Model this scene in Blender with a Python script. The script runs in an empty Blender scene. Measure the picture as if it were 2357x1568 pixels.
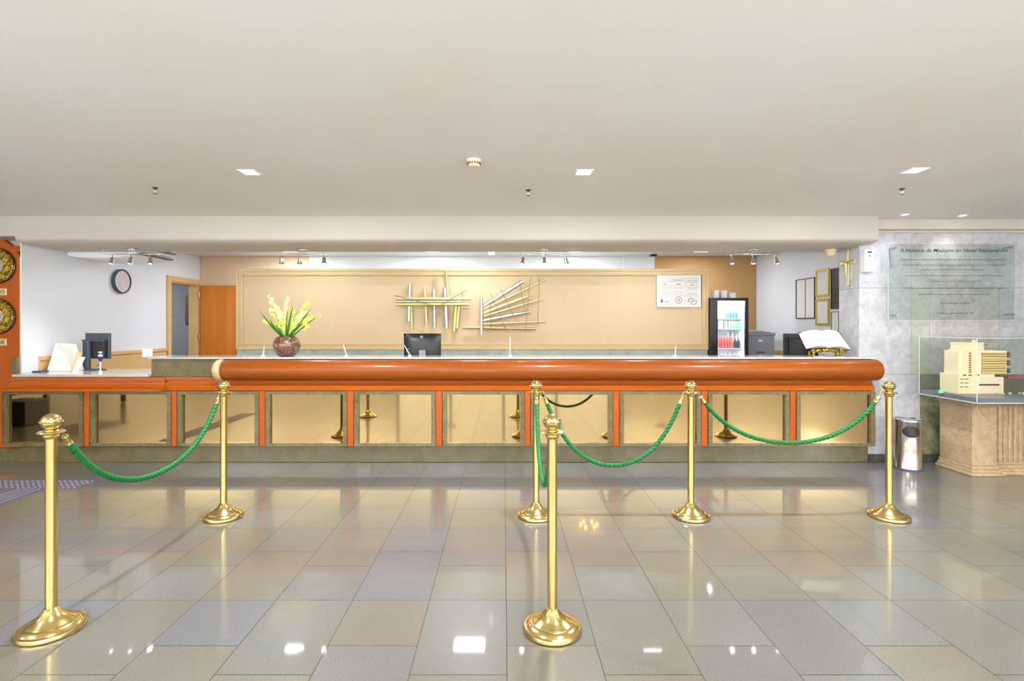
import bpy, bmesh, math, random
from mathutils import Vector, Matrix
random.seed(7)
C = bpy.context.scene.collection
PI = math.pi
F, CX, CY, H = 1220.0, 1159.0, 749.0, 1.434       # focal length in px, principal point, eye height

def P(px, py, Y):                                  # point of the photographed frame at distance Y
    return Vector(((px-CX)*Y/F, Y, H-(py-CY)*Y/F))
def PX(px, Y): return (px-CX)*Y/F
def PZ(py, Y): return H-(py-CY)*Y/F

# ------------------------------------------------------------------ materials
def lin(c):
    out = []
    for v in c[:3]:
        v = v/255.0
        out.append(v/12.92 if v <= .04045 else ((v+.055)/1.055)**2.4)
    return (*out, 1.0)
def mat(name, col, rough=.5, metal=0, coat=0, spec=.5, emit=None, estr=0, coat_rough=.05):
    m = bpy.data.materials.new(name); m.use_nodes = True
    b = m.node_tree.nodes['Principled BSDF']
    b.inputs['Base Color'].default_value = lin(col)
    b.inputs['Roughness'].default_value = rough
    b.inputs['Metallic'].default_value = metal
    b.inputs['Specular IOR Level'].default_value = spec
    b.inputs['Coat Weight'].default_value = coat
    b.inputs['Coat Roughness'].default_value = coat_rough
    if emit:
        b.inputs['Emission Color'].default_value = lin(emit)
        b.inputs['Emission Strength'].default_value = estr
    return m
def nodes(m): return m.node_tree.nodes, m.node_tree.links, m.node_tree.nodes['Principled BSDF']
def coords(n, l, scale=(1, 1, 1), rot=(0, 0, 0), out='Object'):
    t = n.new('ShaderNodeTexCoord'); mp = n.new('ShaderNodeMapping')
    mp.inputs['Scale'].default_value = scale; mp.inputs['Rotation'].default_value = rot
    l.new(t.outputs[out], mp.inputs[0]); return mp.outputs[0]
def noise(n, l, vec, scale, detail=4, rough=.55, dist=0):
    t = n.new('ShaderNodeTexNoise'); t.inputs['Scale'].default_value = scale
    t.inputs['Detail'].default_value = detail; t.inputs['Roughness'].default_value = rough
    t.inputs['Distortion'].default_value = dist
    l.new(vec, t.inputs['Vector']); return t.outputs['Fac']
def ramp(n, l, fac, stops):
    r = n.new('ShaderNodeValToRGB'); e = r.color_ramp.elements
    while len(e) < len(stops): e.new(.5)
    for el, (p, c) in zip(e, stops): el.position = p; el.color = lin(c)
    l.new(fac, r.inputs[0]); return r.outputs[0]
def mixc(n, l, a, b, fac, mode='MIX'):
    x = n.new('ShaderNodeMix'); x.data_type = 'RGBA'; x.blend_type = mode
    if isinstance(fac, (int, float)): x.inputs[0].default_value = fac
    else: l.new(fac, x.inputs[0])
    for s, v in ((x.inputs[6], a), (x.inputs[7], b)):
        if isinstance(v, tuple): s.default_value = lin(v)
        else: l.new(v, s)
    return x.outputs[2]
def bump(n, l, b, h, strength=.1, dist=.01):
    bp = n.new('ShaderNodeBump'); bp.inputs['Strength'].default_value = strength; bp.inputs['Distance'].default_value = dist
    l.new(h, bp.inputs['Height']); l.new(bp.outputs[0], b.inputs['Normal'])

def paint(name, col, col2=None, rough=.6):
    m = mat(name, col, rough, spec=.25); n, l, b = nodes(m)
    v = coords(n, l); f = noise(n, l, v, .7, 2)
    col2 = col2 or tuple(max(0, c-6) for c in col)
    l.new(ramp(n, l, f, [(.35, col), (.7, col2)]), b.inputs['Base Color'])
    bump(n, l, b, noise(n, l, v, 90, 3), .03, .002); return m
def wood(name, c1, c2, rough=.3, coat=.6, axis='Z', k=1.0):
    m = mat(name, c1, rough, coat=coat, coat_rough=.12, spec=.25); n, l, b = nodes(m)
    sc = {'Z': (14*k, 14*k, .9*k), 'X': (.9*k, 14*k, 14*k), 'Y': (14*k, .9*k, 14*k)}[axis]
    v = coords(n, l, sc); f = noise(n, l, v, 1.6, 5, .6, .6)
    l.new(ramp(n, l, f, [(.3, c1), (.7, c2)]), b.inputs['Base Color']); return m
def granite(name, cols, rough=.18, scale=120, coat=.3):
    m = mat(name, cols[0], rough, coat=coat); n, l, b = nodes(m); v = coords(n, l)
    f = noise(n, l, v, scale, 3, .7); g = noise(n, l, v, 9, 4, .6, .4)
    a = ramp(n, l, f, [(.3, cols[0]), (.5, cols[1]), (.72, cols[2])])
    l.new(mixc(n, l, a, ramp(n, l, g, [(.35, cols[0]), (.65, cols[1])]), .4), b.inputs['Base Color']); return m

M = {}
M['ceiling'] = paint('cream ceiling paint', (236, 232, 225), (232, 226, 214), .7)
M['cream'] = paint('cream beam paint', (196, 188, 178))
M['white'] = paint('cool white wall paint', (226, 228, 232), (220, 223, 230))
M['back'] = paint('white ceiling paint', (232, 234, 238))
M['tan'] = paint('tan wall paint', (216, 190, 160), (212, 184, 152))
M['tanr'] = paint('ochre wall paint', (190, 148, 96), (182, 140, 92))
M['grey'] = paint('grey corridor paint', (128, 126, 128))
M['yellow'] = wood('pale maple panel', (208, 186, 150), (205, 182, 145), .45, .15, 'Z', .6)
M['mould'] = wood('pale maple moulding', (212, 188, 142), (206, 180, 132), .4, .3, 'X', .6)
M['wains'] = wood('maple wainscot', (222, 184, 130), (212, 172, 116), .4, .3, 'Y', .5)
M['orange'] = wood('orange cherry wood', (176, 88, 18), (160, 74, 10), .36, .25, 'X', .5)
M['orangez'] = wood('orange cherry wood upright', (180, 86, 18), (164, 76, 12), .4, .12, 'Z', .5)
M['door'] = wood('orange door veneer', (210, 130, 50), (192, 110, 34), .4, .2, 'Z', .5)
M['roller'] = wood('polished cherry roll', (146, 74, 9), (132, 62, 4), .36, .22, 'X', .35)
M['granite'] = granite('olive granite', [(60, 52, 28), (108, 96, 60), (144, 132, 92)])
M['granite_top'] = granite('grey granite top', [(150, 150, 146), (196, 196, 192), (214, 214, 212)], .12, 160)
M['granite_back'] = granite('blue grey granite', [(120, 136, 136), (170, 184, 178), (196, 204, 204)])
M['granite_dark'] = granite('dark green granite', [(40, 42, 36), (84, 84, 72), (110, 110, 96)])
M['black'] = mat('black plastic', (26, 27, 30), .35)
M['dkgrey'] = mat('slate plastic', (62, 74, 84), .4)
M['grout'] = mat('grey grout', (62, 60, 56), .8)
M['silver'] = mat('satin aluminium', (206, 212, 216), .3, 1)
M['chrome'] = mat('chrome', (214, 214, 216), .15, 1)
M['steel'] = mat('brushed steel', (206, 196, 190), .2, 1)
M['whitep'] = mat('white plastic', (236, 238, 242), .4)
M['paper'] = mat('white paper', (226, 225, 220), .8, spec=.2)
M['ivory'] = mat('ivory plastic', (236, 214, 184), .5)
M['txt'] = mat('black lettering', (30, 28, 28), .5)
M['txtg'] = mat('grey lettering', (120, 132, 140), .6)
M['txtg2'] = mat('faint print', (186, 188, 190), .7)
M['redp'] = mat('dark red print', (150, 60, 80), .6)
M['bluep'] = mat('blue print', (70, 70, 190), .6)
M['cabinet'] = mat('grey enamel', (150, 152, 162), .4)
M['leaf'] = mat('green leaf', (50, 118, 34), .4)
M['leafp'] = mat('pale green leaf', (150, 190, 140), .45)
M['petal'] = mat('yellow petal', (250, 240, 110), .6)
M['petal2'] = mat('pale yellow petal', (252, 248, 180), .6)
M['stem'] = mat('green stem', (120, 150, 60), .5)
M['brassd'] = mat('pale brass tube', (222, 208, 156), .35, .5)
M['tanrod'] = mat('copper toned tube', (206, 168, 130), .35, .6)
M['greenrod'] = mat('yellow green tube', (198, 200, 128), .4, .4)
M['rod'] = mat('thin brass rod', (158, 130, 84), .4, .5)
M['bulb'] = mat('lit lamp lens', (255, 255, 255), .4, emit=(250, 250, 255), estr=14)
M['bulboff'] = mat('unlit lamp lens', (110, 110, 112), .3)
M['led'] = mat('lit led diffuser', (255, 255, 255), .4, emit=(248, 250, 255), estr=12)
M['cream_model'] = mat('cream card', (240, 226, 186), .6)
M['model2'] = mat('yellow card', (222, 188, 112), .6)
M['modeld'] = mat('dark card', (88, 78, 64), .6)
M['modelr'] = mat('rust red card', (184, 96, 50), .6)
M['board'] = mat('blue grey board', (112, 114, 128), .35)
M['tactile'] = mat('mauve grey rubber', (92, 88, 102), .6)
M['tactile2'] = mat('pale rubber stud', (134, 130, 146), .5)
M['purple'] = mat('purple plastic', (54, 40, 130), .4)
M['kraft'] = mat('buff card', (228, 206, 152), .7)
M['darkwood'] = mat('dark walnut', (44, 28, 20), .4, coat=.3)
M['picture'] = None

def _brass():
    m = mat('polished brass', (206, 180, 112), .2, 1); n, l, b = nodes(m)
    v = coords(n, l, (30, 30, .6)); f = noise(n, l, v, 3, 3)
    l.new(ramp(n, l, f, [(.3, (204, 176, 104)), (.7, (220, 200, 140))]), b.inputs['Base Color'])
    return m
M['brass'] = _brass()
def _ornate():
    m = mat('embossed brass', (170, 140, 50), .3, 1); n, l, b = nodes(m); v = coords(n, l)
    f = noise(n, l, v, 34, 3, .6, 1.2)
    l.new(ramp(n, l, f, [(.35, (96, 74, 16)), (.5, (170, 138, 50)), (.7, (226, 196, 110))]), b.inputs['Base Color'])
    bump(n, l, b, f, .9, .02); return m
M['ornate'] = _ornate()
def _mirror():
    m = mat('bronze mirror', (164, 142, 102), .03, 1); return m
M['mirror'] = _mirror()
def _rope():
    m = mat('green rope', (8, 92, 36), .55, spec=.4); n, l, b = nodes(m); v = coords(n, l)
    f = noise(n, l, v, 300, 2)
    l.new(ramp(n, l, f, [(.3, (6, 84, 32)), (.7, (20, 120, 54))]), b.inputs['Base Color'])
    return m
M['rope'] = _rope()
def _floor():
    m = mat('grey granite tile', (170, 166, 156), .3, coat=.8, coat_rough=.045, spec=.5); n, l, b = nodes(m)
    b.inputs['Coat IOR'].default_value = 1.45
    g = n.new('ShaderNodeNewGeometry'); v = coords(n, l)
    base = ramp(n, l, g.outputs['Random Per Island'], [(0, (116, 119, 128)), (.25, (124, 125, 124)), (.5, (119, 120, 111)), (.75, (127, 123, 114)), (1, (113, 116, 120))])
    sp = noise(n, l, v, 170, 3, .75)
    s = ramp(n, l, sp, [(.36, (60, 54, 48)), (.45, (190, 188, 182)), (.60, (255, 252, 246))])
    c = mixc(n, l, base, s, .5, 'MULTIPLY')
    big = noise(n, l, v, 1.1, 3)
    c = mixc(n, l, c, ramp(n, l, big, [(.35, (255, 255, 255)), (.7, (232, 222, 196))]), .5, 'MULTIPLY')
    l.new(c, b.inputs['Base Color']); return m
M['floor'] = _floor()
def marble(name, light, midc, dark, rough=.25, coat=.4, sc=1.0):
    m = mat(name, light, rough, coat=coat, coat_rough=.08); n, l, b = nodes(m); v = coords(n, l, rot=(.3, .5, .4))
    f = noise(n, l, v, 1.3*sc, 8, .62, 1.6); g = noise(n, l, v, 14*sc, 5, .7, .5)
    a = ramp(n, l, f, [(.3, light), (.5, midc), (.56, light), (.66, midc), (.8, dark)])
    l.new(mixc(n, l, a, ramp(n, l, g, [(.35, dark), (.6, light)]), .35), b.inputs['Base Color']); return m
M['marble'] = marble('grey white marble', (198, 201, 208), (178, 180, 187), (150, 149, 150))
M['marbleg'] = marble('green veined marble', (150, 150, 120), (112, 112, 82), (70, 72, 48))
M['marblep'] = marble('lilac grey marble', (206, 202, 202), (184, 178, 180), (150, 142, 142))
M['marblel'] = marble('pale green grey marble', (196, 200, 188), (178, 184, 168), (150, 156, 138))
M['traver'] = marble('beige travertine', (200, 180, 146), (180, 154, 118), (146, 116, 78), .45, .1, 2.2)
def glassm(name, tint, ior=1.5, extra=0.0):
    m = bpy.data.materials.new(name); m.use_nodes = True; n = m.node_tree.nodes; l = m.node_tree.links; n.clear()
    o = n.new('ShaderNodeOutputMaterial'); t = n.new('ShaderNodeBsdfTransparent'); g = n.new('ShaderNodeBsdfGlossy')
    lw = n.new('ShaderNodeLayerWeight'); mx = n.new('ShaderNodeMixShader'); lw.inputs[0].default_value = .5
    pw = n.new('ShaderNodeMath'); pw.operation = 'POWER'; pw.inputs[1].default_value = 4.0; l.new(lw.outputs['Facing'], pw.inputs[0])
    fr = n.new('ShaderNodeMath'); fr.operation = 'MULTIPLY_ADD'; fr.inputs[1].default_value = .8; fr.inputs[2].default_value = .035*(ior-1)*2; l.new(pw.outputs[0], fr.inputs[0])
    t.inputs[0].default_value = lin(tint); g.inputs['Roughness'].default_value = .01
    l.new(fr.outputs[0], mx.inputs[0]); l.new(t.outputs[0], mx.inputs[1]); l.new(g.outputs[0], mx.inputs[2]); l.new(mx.outputs[0], o.inputs[0])
    return m
M['glass'] = glassm('clear glass', (252, 254, 253))
M['glassp'] = glassm('greenish plate glass', (243, 247, 245))
M['glassf'] = glassm('fridge door glass', (246, 248, 248), 1.2)
M['edge'] = mat('glass edge', (214, 226, 222), .3)
def _pot():
    m = mat('crackled brown glass', (120, 72, 40), .12, coat=1); n, l, b = nodes(m); v = coords(n, l)
    f = noise(n, l, v, 45, 4, .7)
    l.new(ramp(n, l, f, [(.35, (60, 32, 14)), (.55, (116, 72, 40)), (.72, (196, 176, 176))]), b.inputs['Base Color'])
    bump(n, l, b, f, .5, .01); return m
M['pot'] = _pot()
def _face():
    m = mat('dusty rose clock face', (206, 190, 196), .5); return m
M['face'] = _face()
M['picture'] = wood('dim painting', (120, 100, 60), (60, 54, 50), .5, 0, 'Z', .4)
M['gilt'] = mat('gilt frame', (196, 186, 96), .35, .5)
M['metald'] = mat('dark metal', (88, 84, 76), .4, .8)
M['paperd'] = wood('dark notice board print', (58, 46, 50), (92, 84, 84), .5, 0, 'Y', 2.2)
M['cora'] = mat('blue can', (70, 110, 220), .4); M['corg'] = mat('green bottle', (120, 200, 140), .3)
M['corr'] = mat('red can', (226, 110, 110), .4); M['corw'] = mat('clear bottle', (220, 232, 238), .2); M['corp'] = mat('pink carton', (236, 190, 196), .5)
M['dark'] = mat('near black', (14, 14, 14), .5)

# ------------------------------------------------------------------ mesh helpers
class MB:
    def __init__(s): s.v = []; s.f = []; s.mi = []
    def add(s, vs, fs, mi=0):
        o = len(s.v); s.v += [Vector(p) for p in vs]; s.f += [tuple(i+o for i in f) for f in fs]; s.mi += [mi]*len(fs); return s
    def box(s, x0, x1, y0, y1, z0, z1, mi=0):
        v = [(x, y, z) for z in (z0, z1) for y in (y0, y1) for x in (x0, x1)]
        return s.add(v, [(0, 2, 3, 1), (4, 5, 7, 6), (0, 1, 5, 4), (2, 6, 7, 3), (0, 4, 6, 2), (1, 3, 7, 5)], mi)
    def quad(s, a, b, c, d, mi=0): return s.add([a, b, c, d], [(0, 1, 2, 3)], mi)
    def cyl(s, p0, p1, r0, r1=None, n=20, caps=True, mi=0):
        p0, p1 = Vector(p0), Vector(p1); r1 = r0 if r1 is None else r1
        d = (p1-p0).normalized(); u = d.orthogonal().normalized(); w = d.cross(u)
        v = []
        for p, r in ((p0, r0), (p1, r1)):
            for i in range(n):
                a = 2*PI*i/n; v.append(p+(u*math.cos(a)+w*math.sin(a))*r)
        f = [(i, (i+1) % n, n+(i+1) % n, n+i) for i in range(n)]
        if caps: f += [tuple(reversed(range(n))), tuple(range(n, 2*n))]
        return s.add(v, f, mi)
    def lathe(s, prof, c=(0, 0, 0), d=(0, 0, 1), n=40, mi=0, sx=1, sy=1):
        c = Vector(c); d = Vector(d).normalized()
        u = Vector((1, 0, 0)) if abs(d.z) > .99 else d.orthogonal().normalized(); w = d.cross(u)
        v = []; f = []; k = len(prof)
        for r, h in prof:
            for i in range(n):
                a = 2*PI*i/n; v.append(c+d*h+u*(math.cos(a)*r*sx)+w*(math.sin(a)*r*sy))
        for j in range(k-1):
            for i in range(n):
                i2 = (i+1) % n; f.append((j*n+i, j*n+i2, (j+1)*n+i2, (j+1)*n+i))
        if prof[0][0] > 1e-5: f.append(tuple(reversed(range(n))))
        if prof[-1][0] > 1e-5: f.append(tuple(range((k-1)*n, k*n)))
        return s.add(v, f, mi)
    def sphere(s, c, r, n=16, m=10, sc=(1, 1, 1), mi=0):
        c = Vector(c); v = []; f = []
        for j in range(m+1):
            t = PI*j/m
            for i in range(n):
                a = 2*PI*i/n
                v.append(c+Vector((r*sc[0]*math.sin(t)*math.cos(a), r*sc[1]*math.sin(t)*math.sin(a), -r*sc[2]*math.cos(t))))
        for j in range(m):
            for i in range(n):
                i2 = (i+1) % n; f.append((j*n+i, j*n+i2, (j+1)*n+i2, (j+1)*n+i))
        return s.add(v, f, mi)
    def prism(s, poly, axis, a, b, mi=0):           # poly in the plane across axis: X->(y,z)  Y->(x,z)  Z->(x,y)
        def pt(p, t):
            return {'X': (t, p[0], p[1]), 'Y': (p[0], t, p[1]), 'Z': (p[0], p[1], t)}[axis]
        n = len(poly); v = [pt(p, a) for p in poly]+[pt(p, b) for p in poly]
        f = [tuple(range(n)), tuple(reversed(range(n, 2*n)))]+[(i, n+i, n+(i+1) % n, (i+1) % n) for i in range(n)]
        return s.add(v, f, mi)
    def tube(s, pts, r, n=8, mi=0, lob=None):
        pts = [Vector(p) for p in pts]; v = []; f = []; m = len(pts)
        up = None; L = 0
        for j, p in enumerate(pts):
            d = (pts[min(j+1, m-1)]-pts[max(j-1, 0)]).normalized()
            if up is None: up = d.orthogonal().normalized()
            up = (up-d*up.dot(d)).normalized(); w = d.cross(up)
            if j: L += (p-pts[j-1]).length
            rr = r[j] if isinstance(r, (list, tuple)) else r
            for i in range(n):
                a = 2*PI*i/n
                k = rr if lob is None else rr*(.66+.42*abs(math.cos(1.5*(a-L*lob))))
                v.append(p+(up*math.cos(a)+w*math.sin(a))*k)
        for j in range(m-1):
            for i in range(n):
                i2 = (i+1) % n; f.append((j*n+i, j*n+i2, (j+1)*n+i2, (j+1)*n+i))
        f += [tuple(reversed(range(n))), tuple(range((m-1)*n, m*n))]
        return s.add(v, f, mi)
    def xf(s, mtx): s.v = [mtx @ p for p in s.v]; return s
    def build(s, name, mats, parent=None, bev=0, smooth=False, seg=2, label=None, loc=None, flip=False):
        off = Vector((0, 0, 0)); p = parent
        while p: off += p.location; p = p.parent
        vs = [p-off for p in s.v]
        o = bpy.data.objects.new(name, bpy.data.meshes.new(name))
        if parent is None:
            xs = [q.x for q in vs]; ys = [q.y for q in vs]; zs = [q.z for q in vs]
            c = Vector(((min(xs)+max(xs))/2, (min(ys)+max(ys))/2, min(zs))); vs = [q-c for q in vs]; o.location = c
        me = o.data; me.from_pydata([tuple(q) for q in vs], [], s.f)
        bm = bmesh.new(); bm.from_mesh(me); bmesh.ops.remove_doubles(bm, verts=bm.verts, dist=1e-6) if not getattr(s, 'keep', 0) else None
        if not getattr(s, 'keep', 0): bmesh.ops.recalc_face_normals(bm, faces=bm.faces)
        bm.to_mesh(me); bm.free()
        if not isinstance(mats, (list, tuple)): mats = [mats]
        for m in mats: me.materials.append(m)
        if len(mats) > 1 and len(me.polygons) == len(s.mi): me.polygons.foreach_set('material_index', s.mi)
        if smooth:
            me.shade_smooth(); me.set_sharp_from_angle(angle=math.radians(38))
        if bev:
            b = o.modifiers.new('bevel', 'BEVEL'); b.width = bev; b.segments = seg; b.limit_method = 'ANGLE'; b.angle_limit = .6
        if parent: o.parent = parent
        C.objects.link(o)
        if label: o['label'] = label
        return o

def thing(name, loc, label, cat, group=None):
    o = bpy.data.objects.new(name, None); o.empty_display_size = .1; C.objects.link(o); o.location = loc
    return tag(o, label, cat, group)
def tag(o, label, cat, group=None, kind=None):
    if label: o['label'] = label
    if cat: o['category'] = cat
    if group: o['group'] = group
    if kind: o['kind'] = kind
    return o
def struct(o): o['kind'] = 'structure'; return o
def dup(root, loc, label=None, group=None, parent=None, rotz=0):
    r = root.copy(); C.objects.link(r); r.location = loc; r.parent = parent
    if rotz: r.rotation_euler = (0, 0, rotz)
    if label: r['label'] = label
    if group: r['group'] = group
    for ch in list(root.children):
        c = ch.copy(); C.objects.link(c); c.parent = r
        for g in list(ch.children):
            d = g.copy(); C.objects.link(d); d.parent = c
    return r
def text_mb(txt, w, h, loc, normal='-Y', shear=0, depth=.0008, center=True, bold=0):
    """letters w wide (or natural when 0), h tall, standing at loc, facing the given way"""
    cu = bpy.data.curves.new('t', 'FONT'); cu.body = txt; cu.size = 1; cu.shear = shear; cu.extrude = 0; cu.resolution_u = 3
    cu.offset = bold
    ob = bpy.data.objects.new('t', cu); C.objects.link(ob)
    me = bpy.data.meshes.new_from_object(ob.evaluated_get(bpy.context.evaluated_depsgraph_get()))
    vs = [v.co.copy() for v in me.vertices]; fs = [tuple(p.vertices) for p in me.polygons]
    bpy.data.objects.remove(ob); bpy.data.curves.remove(cu); bpy.data.meshes.remove(me)
    x0 = min(v.x for v in vs); x1 = max(v.x for v in vs)
    sz = h/.72; sx = w/(x1-x0) if w else sz
    mb = MB(); mid = (x0+x1)/2 if center else x0
    mb.add([Vector(loc)+Vector(((v.x-mid)*sx, 0, v.y*sz)) for v in vs], fs); return mb
def join(*ms):
    r = MB()
    for m in ms: r.add(m.v, m.f)
    return r

# ================================================================== SHELL
ZC = 2.54
# floor: 40 cm columns, 40 and 60 cm slabs alternating
fl = MB(); fl.keep = 1
U = .3935; g = .0014
yb0 = 2.764-8*2.5*U
col = -24
while col*.4 < 8.4:
    xa, xb = .014+col*.4+g, .014+(col+1)*.4-g; y = yb0; k = 0
    far4 = (col % 2 == 0)
    while y < 10.0:
        lens = (1.5*U, U) if far4 else (U, 1.5*U)
        for L in lens:
            if not (y > 5.7 and (col < -15 or col > 12)):
                fl.quad((xa, y+g, 0), (xb, y+g, 0), (xb, y+L-g, 0), (xa, y+L-g, 0), 0)
            y += L
    col += 1
fl.add([(-9.6, yb0, -.002), (8.6, yb0, -.002), (8.6, 10.4, -.002), (-9.6, 10.4, -.002)], [(0, 1, 2, 3)], 1)
fl.add([(-9.6, yb0, -.1), (-9.6, 10.4, -.1), (8.6, 10.4, -.1), (8.6, yb0, -.1)], [(0, 1, 2, 3)], 1)
struct(fl.build('floor', [M['floor'], M['grout']]))
Y0 = -5.0
struct(MB().box(-9.3, 8.3, Y0, 5.6, ZC, ZC+.1).build('ceiling', M['ceiling']))
struct(MB().box(-5.3, 4.4, 6.03, 8.9, 2.575, 2.66).build('ceiling', M['back']))
# beam with rolled lower front edge
bp = [(5.37, ZC+.005), (5.37, PZ(548, 5.37))]
zb = 2.27; zt = PZ(548, 5.37)
for i in range(1, 9):
    a = PI/2*i/8; bp.append((5.37+.17*(1-math.cos(a)), zt-(zt-zb)*math.sin(a)))
bp += [(6.03, zb), (6.03, 2.66), (5.37, 2.66)]
struct(MB().box(-9.2, -4.95, 5.37, 5.7, 2.338, 2.66).build('trim_7', M['cream']))
struct(MB().prism(bp, 'X', -4.95, 3.80).build('trim_1', M['cream'], smooth=True))
# left pillar behind the clock board, left wall of the back office, back wall
struct(MB().box(-5.75, -5.08, 5.66, 6.2, 0, 2.6).build('wall_left_pillar', M['cream']))
wl = MB()
YD0, YD1 = 7.93, 8.66; ZD = 2.10
wl.box(-5.015, -5.0, 5.50, 5.66, .935, 2.335).box(-5.13, -5.0, 5.66, YD0, 0, 2.6).box(-5.13, -5.0, YD1, 8.9, 0, 2.6).box(-5.13, -5.0, YD0, YD1, ZD, 2.6)
struct(wl.build('wall_left', M['white']))
struct(MB().box(-5.13, 4.4, 8.75, 8.9, 0, 2.66).build('wall_back', M['white']))
struct(MB().box(-4.99, PX(710, 8.74), 8.735, 8.75, 0, 2.574).build('trim_2', M['tan']))
struct(MB().box(PX(1508, 8.74), PX(1740, 8.74), 8.735, 8.75, 0, 2.574).build('trim_3', M['tanr']))
struct(MB().box(4.167, 4.3, 5.9, 8.9, 0, 2.6).build('wall_right', M['white']))
# wainscot + rail on the left office wall, small one on the right
struct(MB().box(-5.0, -4.985, 5.7, 7.84, 0, 1.06).box(-5.0, -4.965, 5.7, 7.84, 1.055, 1.10).build('trim_4', M['wains'], bev=.004))
struct(MB().box(4.14, 4.167, 6.5, 8.74, .98, 1.06).box(3.9, 4.15, 8.71, 8.735, .98, 1.06).build('trim_5', M['wains'], bev=.004))
# door casing, jambs
dc = MB().box(-5.0, -4.965, YD0-.075, YD0, 0, ZD+.075).box(-5.0, -4.965, YD1, YD1+.08, 0, ZD+.075).box(-5.0, -4.965, YD0, YD1, ZD, ZD+.075)
dc.box(-5.135, -4.99, YD0, YD0+.02, 0, ZD).box(-5.135, -4.99, YD1-.02, YD1, 0, ZD).box(-5.135, -4.99, YD0, YD1, ZD-.02, ZD)
door = thing('door_1', (-4.96, 8.66, 0), None, None); struct(door)
del_keys = None
dc.build('door_frame', M['wains'], door, bev=.003)
dl = MB().box(-4.95, -4.17, 8.645, 8.685, .01, 2.085).build('door_leaf', M['door'], door, bev=.003)
dk = MB().lathe([(0, 0), (.012, .0), (.012, .03), (.028, .04), (.03, .06), (.02, .075), (0, .078)], (-4.24, 8.645, 1.0), (0, -1, 0), 20).build('door_knob', M['brass'], dl, smooth=True)
for z in (.3, 1.2, 1.88):
    MB().cyl((-4.962, 8.642, z), (-4.962, 8.642, z+.09), .008).box(-4.975, -4.95, 8.64, 8.65, z, z+.09).build('hinge', M['brass'], door)
# corridor beyond the door
struct(MB().box(-8.0, -5.06, 9.6, 9.7, 0, 2.6).build('wall_corridor_back', M['grey']))
struct(MB().box(-8.1, -8.0, 5.7, 9.7, 0, 2.6).build('wall_corridor_left', M['grey']))
struct(MB().box(-8.1, -5.06, 6.0, 9.7, 2.5, 2.6).build('ceiling', M['back']))
struct(MB().box(-5.13, -5.04, 8.9, 9.7, 0, 2.6).build('wall_corridor_right', M['grey']))
pf = thing('picture', (PX(434, 9.59), 9.59, 1.75), 'narrow framed painting on the grey corridor wall seen through the open door', 'picture')
MB().box(PX(427, 9.58), PX(452, 9.58), 9.565, 9.6, PZ(747, 9.58), PZ(677, 9.58)).build('frame', M['metald'], pf, bev=.006)
MB().box(PX(429, 9.56), PX(450, 9.56), 9.555, 9.566, PZ(743, 9.56), PZ(680, 9.56)).build('canvas', M['picture'], pf)
# lobby outer walls (outside the frame; they close the room)
struct(MB().box(-9.3, -9.2, Y0, 5.7, 0, 2.6).build('wall_far_left', M['cream']))
struct(MB().box(-9.3, -5.7, 5.68, 5.8, 0, 2.6).build('wall_front_left', M['cream']))
struct(MB().box(8.2, 8.3, Y0, 5.7, 0, 2.6).build('wall_far_right', M['cream']))
struct(MB().box(-9.3, -3.2, Y0-.1, Y0, 0, 2.6).box(3.2, 8.3, Y0-.1, Y0, 0, 2.6).build('wall_entrance', M['cream']))
wf = MB()
for i in range(5): wf.box(-3.2+i*1.58, -3.12+i*1.58, Y0-.08, Y0, 0, 2.54)
wf.box(-3.2, 3.2, Y0-.08, Y0, 0, .08).box(-3.2, 3.2, Y0-.08, Y0, 2.45, 2.54)
w1 = struct(wf.build('window_1', M['metald']))
MB().box(-3.12, 3.12, Y0-.045, Y0-.037, .08, 2.45).build('pane', M['glass'], w1)

# marble wall / pillar on the right
YM = 5.56; XM = PX(1977, YM)
mw = MB()
rows = [(0, PZ(862, YM)), (PZ(862, YM), PZ(663, YM)), (PZ(663, YM), 2.42)]
colsets = [[(1977, 2118, 0), (2118, 2186, 1), (2186, 2300, 2), (2300, 2420, 0), (2420, 2950, 2)],
           [(1977, 2098, 0), (2098, 2140, 4), (2140, 2300, 2), (2300, 2420, 0), (2420, 2950, 2)],
           [(1977, 2098, 0), (2098, 2240, 2), (2240, 2420, 0), (2420, 2950, 2)]]
gg = .0015
mw.box(XM+.004, 8.2, YM+.004, YM+.34, 0, 2.54, 3)
for (z0, z1), cs in zip(rows, colsets):
    for p0, p1, mi in cs:
        mw.box(PX(p0, YM)+gg, PX(p1, YM)-gg, YM, YM+.01, z0+gg, z1-gg, mi)
    mw.box(XM, XM+.01, YM+.012, YM+.33, z0+gg, z1-gg, 0)
struct(mw.build('wall_marble', [M['marble'], M['marbleg'], M['marblep'], M['grout'], M['marblel']]))
struct(MB().box(XM+.05, 8.2, YM-.06, YM, ZC-.11, ZC).box(XM+.05, 8.2, YM-.02, YM, ZC-.14, ZC-.11).build('trim_6', M['cream'], bev=.008))
struct(MB().box(PX(1999, 5.55), 8.2, YM-.02, YM, 0, .085).build('baseboard_right', M['granite_dark'], bev=.003))

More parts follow.
